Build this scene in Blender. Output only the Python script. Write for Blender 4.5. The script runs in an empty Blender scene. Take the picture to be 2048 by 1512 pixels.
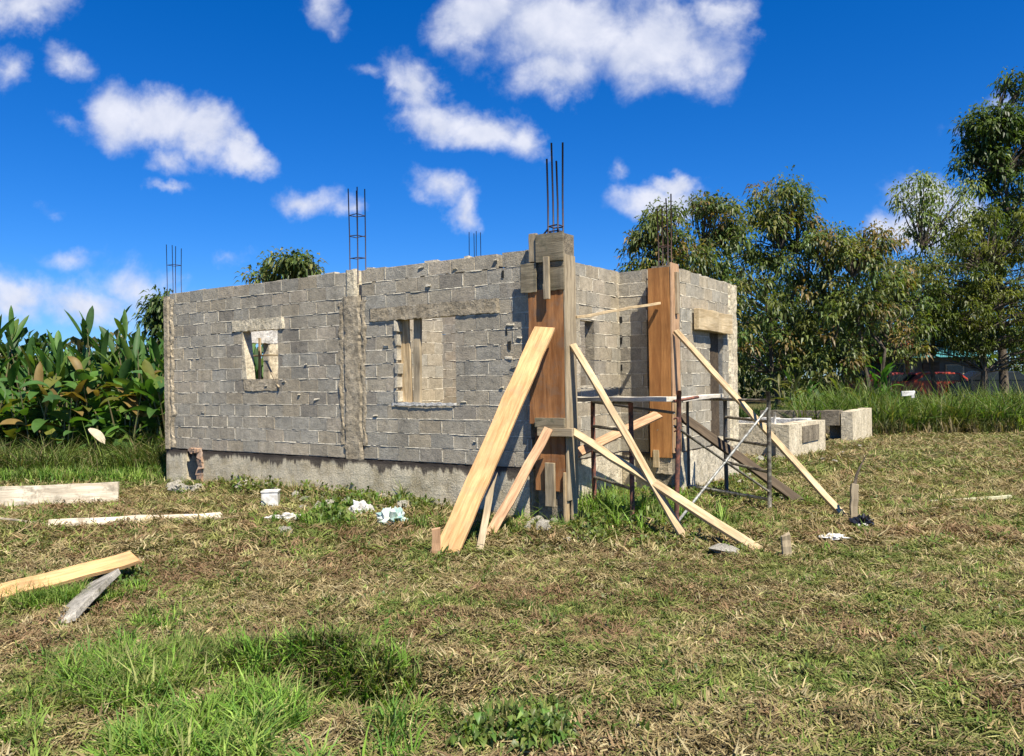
import bpy, math, random
import numpy as np
from mathutils import Vector, Matrix, noise as mn
random.seed(7); rng = np.random.default_rng(7)
R = random.uniform
SC = bpy.context.scene
COL = SC.collection
# ------------------------------------------------------------------ survey
F, PITCH, ROLL = 1597.46, 0.00424, 0.0152          # camera solved from the building's lines
EYE, YAW, SLAB = 1.752, 0.58292, 0.64
AX, AY = 0.22537, 10.2209
CY, SY = math.cos(YAW), math.sin(YAW)
def ray(px, py):
    a, b = px-1024, py-756
    c, s = math.cos(ROLL), math.sin(ROLL)
    ix, iy = c*a - s*b, s*a + c*b
    x, y2, z2 = ix/F, 1.0, -iy/F
    c, s = math.cos(PITCH), math.sin(PITCH)
    return Vector((x, c*y2 - s*z2, s*y2 + c*z2))
def at(px, py, depth):
    d = ray(px, py); t = depth/d.y
    return Vector((d.x*t, depth, EYE + d.z*t))
def W(u, v, z): return Vector((AX + u*CY + v*SY, AY - u*SY + v*CY, z))   # house frame -> world
def L(p): x, y = p[0]-AX, p[1]-AY; return (x*CY - y*SY, x*SY + y*CY, p[2])
def onv(px, py, v):      # hit the plane v = const, house frame
    d = ray(px, py); dv = d.x*SY + d.y*CY; o = L((0, 0, EYE)); t = (v-o[1])/dv
    return L((d.x*t, d.y*t, EYE+d.z*t))
def onu(px, py, u):
    d = ray(px, py); du = d.x*CY - d.y*SY; o = L((0, 0, EYE)); t = (u-o[0])/du
    return L((d.x*t, d.y*t, EYE+d.z*t))
def sstep(a, b, x):
    t = np.clip((x-a)/(b-a), 0, 1); return t*t*(3-2*t)
_perm = np.random.default_rng(3).random((64, 64))
def vn(x, y):            # value noise 0..1, vectorised
    x = np.asarray(x, float); y = np.asarray(y, float)
    xi = np.floor(x).astype(int); yi = np.floor(y).astype(int)
    fx = x-xi; fy = y-yi; fx = fx*fx*(3-2*fx); fy = fy*fy*(3-2*fy)
    g = lambda a, b: _perm[a % 64, b % 64]
    return (g(xi, yi)*(1-fx)+g(xi+1, yi)*fx)*(1-fy) + (g(xi, yi+1)*(1-fx)+g(xi+1, yi+1)*fx)*fy
def fbm(x, y, o=4):
    s = 0; a = .5; t = 0
    for i in range(o):
        s = s + a*vn(x*2**i+17*i, y*2**i+5*i); t += a; a *= .5
    return s/t
def hgt(x, y):
    x = np.asarray(x, float); y = np.asarray(y, float)
    near = 1-sstep(22, 40, y)
    h = (fbm(x*.5, y*.5, 3)-.5)*.12*near + (fbm(x*2.1+9, y*2.1, 3)-.5)*.06*near + (fbm(x*6+3, y*6+7, 2)-.5)*.055*(1-sstep(12, 17, y))
    # hollow in the front left, shallow trench by the scaffold, mound behind it
    h = h + .45*sstep(28.5, 35, y)
    def dip(cx, cy, rx, ry, a, k):
        c, s = math.cos(a), math.sin(a)
        X = (x-cx)*c+(y-cy)*s; Y = -(x-cx)*s+(y-cy)*c
        return k*np.exp(-(X/rx)**2-(Y/ry)**2)
    h = h - dip(-.95, 4.55, .65, .14, -.25, .26) + dip(-1.0, 4.95, .6, .16, -.2, .10)
    h = h - dip(1.25, 9.75, 1.1, .22, -.15, .14) + dip(1.35, 9.2, 1.3, .3, -.15, .05)
    h = h + dip(-2.6, 12.0, 1.2, .35, -.58, .10) + dip(-4.6, 13.3, 1.3, .4, -.58, .10)
    return h
def H(x, y): return float(hgt(x, y))
def gp(px, py, dz=0):    # ground hit
    d = ray(px, py); t = (0-EYE)/d.z
    for _ in range(6): t = (H(d.x*t, d.y*t)-EYE)/d.z
    return Vector((d.x*t, d.y*t, EYE+d.z*t+dz))
# ------------------------------------------------------------------ materials
def mat(name):
    m = bpy.data.materials.new(name); m.use_nodes = True
    nt = m.node_tree; b = nt.nodes['Principled BSDF']
    return m, nt, b
class NT:
    def __init__(s, nt): s.nt = nt
    def n(s, t, **k):
        x = s.nt.nodes.new(t)
        for a, b in k.items(): setattr(x, a, b)
        return x
    def l(s, a, b): s.nt.links.new(a, b)
    def noise(s, vec, scale, detail=5, rough=.55, dist=0):
        x = s.n('ShaderNodeTexNoise'); x.inputs['Scale'].default_value = scale
        x.inputs['Detail'].default_value = detail; x.inputs['Roughness'].default_value = rough
        x.inputs['Distortion'].default_value = dist
        if vec: s.l(vec, x.inputs['Vector'])
        return x.outputs['Fac']
    def ramp(s, fac, stops):
        x = s.n('ShaderNodeValToRGB'); e = x.color_ramp.elements
        while len(e) < len(stops): e.new(.5)
        for i, (p, c) in enumerate(stops):
            e[i].position = p; e[i].color = (c if len(c) == 4 else (*c, 1)) if not isinstance(c, (int, float)) else (c, c, c, 1)
        s.l(fac, x.inputs['Fac']); return x.outputs['Color']
    def mix(s, f, a, b, mode='MIX'):
        x = s.n('ShaderNodeMix', data_type='RGBA', blend_type=mode)
        for i, v in ((0, f), (6, a), (7, b)):
            if hasattr(v, 'links'): s.l(v, x.inputs[i])
            else: x.inputs[i].default_value = v if isinstance(v, (int, float)) else (*v, 1)
        return x.outputs[2]
    def math(s, op, a, b=0, c=0):
        x = s.n('ShaderNodeMath', operation=op)
        for i, v in enumerate((a, b, c)):
            if hasattr(v, 'links'): s.l(v, x.inputs[i])
            else: x.inputs[i].default_value = v
        return x.outputs[0]
    def mapping(s, vec, scale=(1, 1, 1), rot=(0, 0, 0), loc=(0, 0, 0)):
        x = s.n('ShaderNodeMapping'); x.inputs['Scale'].default_value = scale
        x.inputs['Rotation'].default_value = rot; x.inputs['Location'].default_value = loc
        s.l(vec, x.inputs['Vector']); return x.outputs['Vector']
    def bump(s, b, h, dist, strength=1):
        x = s.n('ShaderNodeBump'); x.inputs['Distance'].default_value = dist; x.inputs['Strength'].default_value = strength
        s.l(h, x.inputs['Height']); s.l(x.outputs['Normal'], b.inputs['Normal'])
def m_block(name, streak=.35, warm=0):
    m, nt, b = mat(name); t = NT(nt)
    tc = t.n('ShaderNodeTexCoord').outputs['Object']
    a = t.n('ShaderNodeAttribute', attribute_name='col').outputs['Color']
    g = t.noise(t.mapping(tc, (1, 1, .35)), 2.2, 6, .6)
    f = t.noise(tc, 55, 4, .7); f2 = t.noise(tc, 9, 5, .65)
    c = t.mix(1, a, t.ramp(g, [(.3, .72), (.55, 1.0), (.75, 1.15)]), 'MULTIPLY')
    c = t.mix(1, c, t.ramp(f2, [(.3, .78), (.6, 1.08)]), 'MULTIPLY')
    c = t.mix(.8, c, t.ramp(f, [(.3, .6), (.7, 1.3)]), 'MULTIPLY')
    t.l(c, b.inputs['Base Color']); b.inputs['Roughness'].default_value = .95
    b.inputs['Specular IOR Level'].default_value = .2
    t.bump(b, t.math('ADD', t.math('MULTIPLY', f, .5), f2), .02, .7)
    return m
def m_base(name):        # plinth: cream render, black stain under the slab line with runs
    m, nt, b = mat(name); t = NT(nt)
    tc = t.n('ShaderNodeTexCoord').outputs['Object']
    sep = t.n('ShaderNodeSeparateXYZ'); t.l(tc, sep.inputs[0])
    g = t.noise(tc, 2.5, 6, .65); f = t.noise(tc, 40, 4, .7)
    run = t.noise(t.mapping(tc, (1, 1, .12)), 14, 4, .6)
    c = t.ramp(g, [(.3, (.36, .29, .17)), (.5, (.55, .475, .33)), (.7, (.68, .60, .43))])
    c = t.mix(.7, c, t.ramp(f, [(.3, .6), (.7, 1.3)]), 'MULTIPLY')
    bt = t.n('ShaderNodeTexBrick'); bt.inputs['Scale'].default_value = 1; bt.inputs['Brick Width'].default_value = .4; bt.inputs['Row Height'].default_value = .2; bt.inputs['Mortar Size'].default_value = .008; bt.inputs['Mortar Smooth'].default_value = .6
    cx = t.n('ShaderNodeCombineXYZ'); t.l(t.math('ADD', sep.outputs['X'], sep.outputs['Y']), cx.inputs[0]); t.l(sep.outputs['Z'], cx.inputs[1]); t.l(cx.outputs[0], bt.inputs['Vector'])
    c = t.mix(t.math('MULTIPLY', t.math('MULTIPLY', bt.outputs['Fac'], t.ramp(g, [(.42, 0), (.58, 1)])), .45), c, (.20, .165, .11))
    run2 = t.noise(t.mapping(tc, (1, 1, .2)), 3.2, 5, .6); edge = t.math('ADD', t.math('MULTIPLY_ADD', run, .30, .12), t.math('MULTIPLY', run2, .50))
    st = t.math('MULTIPLY', t.math('SUBTRACT', sep.outputs['Z'], edge), 22)
    x = t.n('ShaderNodeClamp'); t.l(st, x.inputs[0])
    c = t.mix(t.math('MULTIPLY', x.outputs[0], .85), c, (.045, .035, .032))
    low = t.n('ShaderNodeMapRange'); low.inputs['From Min'].default_value = .60; low.inputs['From Max'].default_value = .56; t.l(sep.outputs['Z'], low.inputs['Value'])
    c = t.mix(t.math('MULTIPLY_ADD', low.outputs[0], -.8, .8), c, (.05, .04, .034))
    t.l(c, b.inputs['Base Color']); b.inputs['Roughness'].default_value = .95
    b.inputs['Specular IOR Level'].default_value = .15
    t.bump(b, t.math('ADD', t.math('MULTIPLY', f, .4), g), .03, .7)
    return m
def m_conc(name, lo, hi, bump=.03, sc=4):
    m, nt, b = mat(name); t = NT(nt)
    tc = t.n('ShaderNodeTexCoord').outputs['Object']
    g = t.noise(t.mapping(tc, (1, 1, .5)), sc, 6, .65); f = t.noise(tc, 45, 4, .7); g2 = t.noise(tc, 12, 5, .6)
    mid = tuple((a+b_)/2 for a, b_ in zip(lo, hi))
    c = t.ramp(g, [(.3, lo), (.5, mid), (.7, hi)])
    c = t.mix(.8, c, t.ramp(f, [(.3, .6), (.7, 1.3)]), 'MULTIPLY')
    c = t.mix(1, c, t.ramp(g2, [(.32, .6), (.5, 1), (.7, 1.1)]), 'MULTIPLY')
    t.l(c, b.inputs['Base Color']); b.inputs['Roughness'].default_value = .95
    b.inputs['Specular IOR Level'].default_value = .2
    t.bump(b, t.math('ADD', t.math('MULTIPLY', f, .4), g2), bump, .8)
    return m
def m_wood(name, lo, hi, knots=.5, dirt=None, grain=1.0):
    m, nt, b = mat(name); t = NT(nt)
    oi = t.n('ShaderNodeObjectInfo').outputs['Random']
    tc = t.n('ShaderNodeTexCoord').outputs['Object']
    cmb = t.n('ShaderNodeCombineXYZ'); t.l(t.math('MULTIPLY', oi, 37), cmb.inputs[0]); t.l(t.math('MULTIPLY', oi, 11), cmb.inputs[1])
    va = t.n('ShaderNodeVectorMath', operation='ADD'); t.l(tc, va.inputs[0]); t.l(cmb.outputs[0], va.inputs[1])
    v = va.outputs[0]
    w = t.noise(t.mapping(v, (.45, 5, 5)), 4.0*grain, 4, .55, .9)
    fine = t.noise(t.mapping(v, (1.2, 40, 40)), 5, 3, .6)
    big = t.noise(v, 1.6, 4, .6)
    c = t.ramp(w, [(.28, lo), (.46, tuple((x+y)/2 for x, y in zip(lo, hi))), (.6, hi), (.8, tuple(x*.9 for x in hi))])
    c = t.mix(.7, c, t.ramp(fine, [(.3, .68), (.7, 1.22)]), 'MULTIPLY')
    c = t.mix(1, c, t.ramp(big, [(.3, .72), (.6, 1.08)]), 'MULTIPLY')
    kn = t.n('ShaderNodeTexVoronoi'); kn.inputs['Scale'].default_value = 1.0
    t.l(t.mapping(v, (1.5, 5, 5)), kn.inputs['Vector'])
    k = t.ramp(kn.outputs['Distance'], [(.05, 1.0), (.13, 0.0)])
    c = t.mix(t.math('MULTIPLY', k, knots), c, tuple(x*.35 for x in lo))
    if dirt:
        d = t.noise(v, 5, 6, .7)
        c = t.mix(t.ramp(d, [(.5, 0), (.62, dirt[1])]), c, dirt[0])
    t.l(c, b.inputs['Base Color']); b.inputs['Roughness'].default_value = .8
    b.inputs['Specular IOR Level'].default_value = .25
    t.bump(b, t.math('ADD', t.math('MULTIPLY', fine, .6), w), .006, .7)
    return m
def m_plain(name, col, rough=.6, metal=0, var=.25, sc=20, col2=None):
    m, nt, b = mat(name); t = NT(nt)
    tc = t.n('ShaderNodeTexCoord').outputs['Object']
    f = t.noise(tc, sc, 5, .65)
    c2 = col2 or tuple(x*(1-var) for x in col)
    c = t.ramp(f, [(.42, c2), (.58, col)])
    t.l(c, b.inputs['Base Color']); b.inputs['Roughness'].default_value = rough; b.inputs['Metallic'].default_value = metal
    t.bump(b, f, .004, .5)
    return m
def m_leaf(name, rough=.45, trans=.35, spec=.4):
    m, nt, b = mat(name); t = NT(nt)
    a = t.n('ShaderNodeAttribute', attribute_name='col').outputs['Color']
    tc = t.n('ShaderNodeTexCoord').outputs['Object']
    f = t.noise(tc, 6, 4, .6)
    c = t.mix(1, a, t.ramp(f, [(.3, .75), (.7, 1.2)]), 'MULTIPLY')
    t.l(c, b.inputs['Base Color']); b.inputs['Roughness'].default_value = rough; b.inputs['Specular IOR Level'].default_value = spec
    tr = t.n('ShaderNodeBsdfTranslucent')
    t.l(t.mix(1, c, (1.5, 1.6, .55), 'MULTIPLY'), tr.inputs['Color'])
    ms = t.n('ShaderNodeMixShader'); ms.inputs[0].default_value = trans
    t.l(b.outputs[0], ms.inputs[1]); t.l(tr.outputs[0], ms.inputs[2])
    t.l(ms.outputs[0], nt.nodes['Material Output'].inputs['Surface'])
    return m
def m_ground():
    m, nt, b = mat('ground'); t = NT(nt)
    tc = t.n('ShaderNodeTexCoord').outputs['Object']
    big = t.noise(tc, .55, 5, .6); mid = t.noise(tc, 2.4, 6, .7); fine = t.noise(tc, 28, 6, .75); vf = t.noise(tc, 120, 3, .7)
    red = t.noise(t.mapping(tc, (1, 1, 1), loc=(31, 7, 0)), .8, 5, .65)
    c = t.ramp(mid, [(.3, (.075, .085, .028)), (.45, (.14, .135, .052)), (.58, (.21, .18, .085)), (.72, (.27, .215, .115))])
    c = t.mix(t.ramp(red, [(.52, 0), (.66, .35)]), c, (.18, .125, .075))
    c = t.mix(t.ramp(big, [(.5, 0), (.68, .6)]), c, (.085, .115, .028))
    c = t.mix(1, c, t.ramp(fine, [(.34, .22), (.5, .75), (.68, 1.3)]), 'MULTIPLY')
    c = t.mix(.7, c, t.ramp(vf, [(.32, .5), (.7, 1.35)]), 'MULTIPLY')
    t.l(c, b.inputs['Base Color']); b.inputs['Roughness'].default_value = 1; b.inputs['Specular IOR Level'].default_value = .1
    t.bump(b, t.math('ADD', fine, t.math('MULTIPLY', vf, .4)), .05, 1)
    return m
M = dict(
 block=m_block('block_masonry'), base=m_base('plinth_render'), base_pale=m_conc('pale_render', (.44, .38, .27), (.74, .66, .50)),
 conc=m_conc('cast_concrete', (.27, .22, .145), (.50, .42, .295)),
 conc_dark=m_conc('weathered_concrete', (.14, .115, .08), (.32, .27, .19)),
 conc_lite=m_conc('pale_concrete', (.46, .39, .26), (.78, .68, .49)),
 conc_white=m_conc('bleached_concrete', (.5, .47, .40), (.78, .75, .68)),
 pine=m_wood('fresh_pine', (.46, .25, .10), (.68, .42, .19), .35, ((.34, .24, .14), .35)),
 pine_pale=m_wood('pale_pine', (.34, .23, .115), (.62, .47, .27), .3, ((.30, .24, .16), .4)),
 pine_pink=m_wood('pinkish_pine', (.30, .165, .085), (.55, .35, .20), .4),
 weath=m_wood('weathered_wood', (.22, .17, .105), (.44, .355, .23), .3),
 weath_dark=m_wood('grey_plywood', (.13, .105, .065), (.28, .235, .155), .2, ((.10, .10, .06), .6)),
 ply=m_wood('form_plywood', (.19, .075, .026), (.40, .185, .07), .6, ((.22, .15, .10), .45), .55),
 ply_or=m_wood('orange_plywood', (.26, .105, .032), (.46, .215, .07), .25, None, .5),
 dark_shaded_wood=m_wood('dark_shaded_wood', (.045, .032, .020), (.11, .08, .05), .4),  # dark wood; also carries painted shade on the dark brace and doorway panel
 cem_wood=m_wood('cement_stained_wood', (.42, .34, .24), (.70, .62, .47), .2, ((.26, .22, .16), .85)),
 pale_board=m_wood('bleached_board', (.50, .44, .33), (.80, .73, .60), .1),
 form_wood=m_wood('lintel_form_wood', (.40, .29, .15), (.64, .50, .30), .2),
 rust=m_plain('rusty_steel', (.26, .10, .06), .75, .2, col2=(.07, .04, .035), sc=14),
 iron=m_plain('dark_painted_steel', (.055, .062, .065), .5, .3, col2=(.06, .05, .045), sc=18),
 tube=m_plain('olive_steel_tube', (.24, .22, .165), .6, .3, col2=(.075, .06, .045), sc=16),
 galv=m_plain('galvanised_tube', (.42, .42, .37), .5, .4, col2=(.2, .19, .16), sc=20),
 rebar=m_plain('rebar_steel', (.035, .045, .07), .6, .4, col2=(.06, .04, .045), sc=20),
 rebar_r=m_plain('rusty_rebar', (.11, .055, .03), .7, .3, col2=(.05, .035, .03), sc=20),
 bark=m_conc('bark', (.06, .048, .035), (.15, .12, .09), .03, 6),
 leaf=m_leaf('tree_leaf'), blade=m_leaf('grass_blade', .6, .3, .2), broad=m_leaf('broad_leaf', .5, .35, .25),
 straw=m_leaf('dry_straw', .9, .12, .08),
 ground=m_ground(),
 white=m_plain('white_plastic', (.72, .71, .66), .5, col2=(.5, .48, .43), sc=9),
 teal=m_plain('teal_plastic_bag', (.26, .44, .40), .5, col2=(.56, .58, .50), sc=7),
 black=m_plain('black_plastic_bag', (.012, .012, .016), .25, var=.3),
 stone=m_conc('rubble_stone', (.24, .22, .17), (.56, .52, .43)),
 soil=m_conc('bare_soil', (.10, .075, .045), (.2, .15, .09)),
)
# ------------------------------------------------------------------ object helpers
class MB:
    def __init__(s): s.v = []; s.f = []; s.c = []
    def quadbox(s, P, col=(1, 1, 1)):
        o = len(s.v); s.v += [tuple(p) for p in P]
        for q in ((0, 3, 2, 1), (4, 5, 6, 7), (0, 1, 5, 4), (1, 2, 6, 5), (2, 3, 7, 6), (3, 0, 4, 7)):
            s.f.append(tuple(o+i for i in q)); s.c.append(col)
    def box(s, x0, x1, y0, y1, z0, z1, col=(1, 1, 1), j=0):
        P = [(x0, y0, z0), (x1, y0, z0), (x1, y1, z0), (x0, y1, z0), (x0, y0, z1), (x1, y0, z1), (x1, y1, z1), (x0, y1, z1)]
        if j: P = [tuple(a+R(-j, j) for a in p) for p in P]
        s.quadbox(P, col)
    def tube(s, pts, rad, n=8, col=(1, 1, 1), cap=True):
        pts = [Vector(p) for p in pts]; rad = rad if isinstance(rad, (list, tuple)) else [rad]*len(pts)
        o = len(s.v); ref = Vector((0, 0, 1))
        if abs((pts[-1]-pts[0]).normalized().z) > .9: ref = Vector((1, 0, 0))
        for i, p in enumerate(pts):
            d = (pts[min(i+1, len(pts)-1)]-pts[max(i-1, 0)]).normalized()
            a = d.cross(ref).normalized(); b = d.cross(a)
            for k in range(n):
                t = 2*math.pi*k/n; s.v.append(tuple(p+(a*math.cos(t)+b*math.sin(t))*rad[i]))
        for i in range(len(pts)-1):
            for k in range(n):
                s.f.append((o+i*n+k, o+i*n+(k+1) % n, o+(i+1)*n+(k+1) % n, o+(i+1)*n+k)); s.c.append(col)
        if cap:
            s.f.append(tuple(o+k for k in range(n))); s.c.append(col)
            s.f.append(tuple(o+(len(pts)-1)*n+k for k in reversed(range(n)))); s.c.append(col)
    def build(s, name, m, parent=None, smooth=False, bevel=0, loc=None, rot=None):
        me = bpy.data.meshes.new(name); me.from_pydata(s.v, [], s.f)
        me.materials.append(m)
        ca = me.color_attributes.new('col', 'FLOAT_COLOR', 'CORNER')
        arr = np.ones((len(me.loops), 4), np.float32); k = 0
        for f, c in zip(s.f, s.c):
            arr[k:k+len(f), :3] = c; k += len(f)
        ca.data.foreach_set('color', arr.ravel())
        if smooth: me.polygons.foreach_set('use_smooth', [True]*len(me.polygons))
        o = bpy.data.objects.new(name, me); COL.objects.link(o)
        if parent: o.parent = parent
        if loc is not None: o.location = loc
        if rot is not None: o.rotation_mode = 'QUATERNION'; o.rotation_quaternion = rot
        if bevel:
            b = o.modifiers.new('bevel', 'BEVEL'); b.width = bevel; b.segments = 2; b.limit_method = 'ANGLE'
        return o
def tag(o, label=None, cat=None, group=None, kind=None):
    if label: o['label'] = label
    if cat: o['category'] = cat
    if group: o['group'] = group
    if kind: o['kind'] = kind
    return o
def empty(name, loc, rz=0, label=None, cat=None, group=None):
    o = bpy.data.objects.new(name, None); COL.objects.link(o); o.location = loc; o.rotation_euler = (0, 0, rz)
    o.empty_display_size = .2
    return tag(o, label, cat, group)
def mass(name, V, T, C, m, parent=None, smooth=False):
    """numpy mesh: V (n,3), T (m,3) triangles, C (n,3) vertex colours"""
    me = bpy.data.meshes.new(name)
    me.vertices.add(len(V)); me.vertices.foreach_set('co', V.astype(np.float32).ravel())
    me.loops.add(T.size); me.loops.foreach_set('vertex_index', T.astype(np.int32).ravel())
    me.polygons.add(len(T)); me.polygons.foreach_set('loop_start', np.arange(0, T.size, 3, dtype=np.int32))
    me.polygons.foreach_set('loop_total', np.full(len(T), 3, np.int32))
    me.update(calc_edges=True)
    ca = me.color_attributes.new('col', 'FLOAT_COLOR', 'POINT')
    a = np.ones((len(V), 4), np.float32); a[:, :3] = C; ca.data.foreach_set('color', a.ravel())
    if smooth: me.polygons.foreach_set('use_smooth', [True]*len(T))
    me.materials.append(m)
    o = bpy.data.objects.new(name, me); COL.objects.link(o)
    if parent: o.parent = parent
    return o
def blades(P, Ln, Wd, az, tilt, curl, C):
    """grass blades: base P, length, width, heading, lean from vertical, extra lean towards the tip"""
    n = len(P)
    hd = np.stack([np.cos(az), np.sin(az), np.zeros(n)], 1); sd = np.stack([-np.sin(az), np.cos(az), np.zeros(n)], 1)
    up = np.array([0, 0, 1.0])
    def seg(t): return hd*np.sin(t)[:, None] + up*np.cos(t)[:, None]
    w = Wd[:, None]/2; l = Ln[:, None]
    tw = (rng.random(n)-.5)[:, None]*1.2
    sd = sd + up*tw; sd /= np.linalg.norm(sd, axis=1)[:, None]
    A = P; B = A+seg(tilt)*l*.5; Cc = B+seg(tilt+curl)*l*.5
    V = np.stack([A-sd*w, A+sd*w, B+sd*w*.85, B-sd*w*.85, Cc], 1).reshape(-1, 3)
    o = (np.arange(n)*5)[:, None, None]
    T = (np.array([[0, 1, 2], [0, 2, 3], [3, 2, 4]])[None]+o).reshape(-1, 3)
    return V, T, np.repeat(C, 5, 0)
def cat3(parts):
    V = []; T = []; C = []; o = 0
    for v, t, c in parts: V.append(v); T.append(t+o); C.append(c); o += len(v)
    return np.concatenate(V), np.concatenate(T), np.concatenate(C)
def leaves(P, D, Ln, Wd, C, droop=.25):
    """pointed folded leaves, base P along unit D"""
    n = len(P); up = np.array([0, 0, 1.0])
    S = np.cross(D, up); nn = np.linalg.norm(S, axis=1)[:, None]; S = S/np.maximum(nn, 1e-4)
    r = (rng.random((n, 1))-.5)*1.6; N = np.cross(S, D); S = S*np.cos(r)+N*np.sin(r)
    N = np.cross(S, D); l = Ln[:, None]; w = Wd[:, None]/2
    mid = P+D*l*.45+up*0.02
    tip = P+D*l-up*l*droop
    V = np.stack([P, mid+S*w+N*w*.3, tip, mid-S*w+N*w*.3, mid-N*w*.05], 1).reshape(-1, 3)
    o = (np.arange(n)*5)[:, None, None]
    T = (np.array([[0, 1, 4], [1, 2, 4], [2, 3, 4], [3, 0, 4]])[None]+o).reshape(-1, 3)
    return V, T, np.repeat(C, 5, 0)
# a rectangular plank between two points: its own object, local x = length
def plank(name, a, b, w, t, m, label=None, cat=None, parent=None, up=(0, 0, 1), roll=0, segs=6, warp=.006, group=None, ends=0):
    a, b = Vector(a), Vector(b); d = b-a; l = d.length; d.normalize()
    yv = Vector(up).cross(d).normalized(); zv = d.cross(yv)
    q = Matrix((d, yv, zv)).transposed().to_quaternion() @ Matrix.Rotation(roll, 3, 'X').to_quaternion()
    mb = MB(); prev = None; n = segs
    for i in range(n+1):
        x = l*i/n; oy = R(-warp, warp); oz = R(-warp, warp); k = R(.97, 1.02)
        ex = [R(-ends, ends) if i in (0, n) else 0 for _ in range(4)]
        ring = [(x+ex[0], oy-w/2*k, oz-t/2), (x+ex[1], oy+w/2*k, oz-t/2), (x+ex[2], oy+w/2*k, oz+t/2), (x+ex[3], oy-w/2*k, oz+t/2)]
        o = len(mb.v); mb.v += ring
        if i:
            for k2 in range(4): mb.f.append((o-4+k2, o-4+(k2+1) % 4, o+(k2+1) % 4, o+k2)); mb.c.append((1, 1, 1))
        if i == 0: mb.f.append((3, 2, 1, 0)); mb.c.append((1, 1, 1))
        if i == n: mb.f.append((o, o+1, o+2, o+3)); mb.c.append((1, 1, 1))
    o = mb.build(name, m, parent, bevel=min(w, t)*.08, loc=a, rot=q)
    return tag(o, label, cat, group)
# ------------------------------------------------------------------ ground
xs = np.concatenate([[-900, -400, -200, -100, -60, -40, -30, -24, -19, -15, -12], np.arange(-10, 12, .1), [12.3, 13, 14, 16, 19, 24, 30, 40, 60, 100, 200, 400, 900]])
ys = np.concatenate([[-900, -400, -150, -60, -30, -15, -8, -4, -1, 1, 2], np.arange(2.6, 14, .08), np.arange(14, 30, .3), [31, 34, 38, 44, 52, 65, 90, 140, 250, 450, 900]])
X, Y = np.meshgrid(xs, ys); Z = hgt(X, Y)
nx, ny = len(xs), len(ys)
near = (X > -10) & (X < 12) & (Y > 2.6) & (Y < 16)
Z = Z+np.where(near, (rng.random(X.shape)-.5)*.018, 0)
V = np.stack([X, Y, Z], 2).reshape(-1, 3)
ii = (np.arange(ny-1)[:, None]*nx+np.arange(nx-1)[None]).ravel()
T = np.concatenate([np.stack([ii, ii+1, ii+nx+1], 1), np.stack([ii, ii+nx+1, ii+nx], 1)])
g = mass('ground', V, T, np.ones((len(V), 3)), M['ground'], smooth=True); tag(g, kind='structure')
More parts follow.
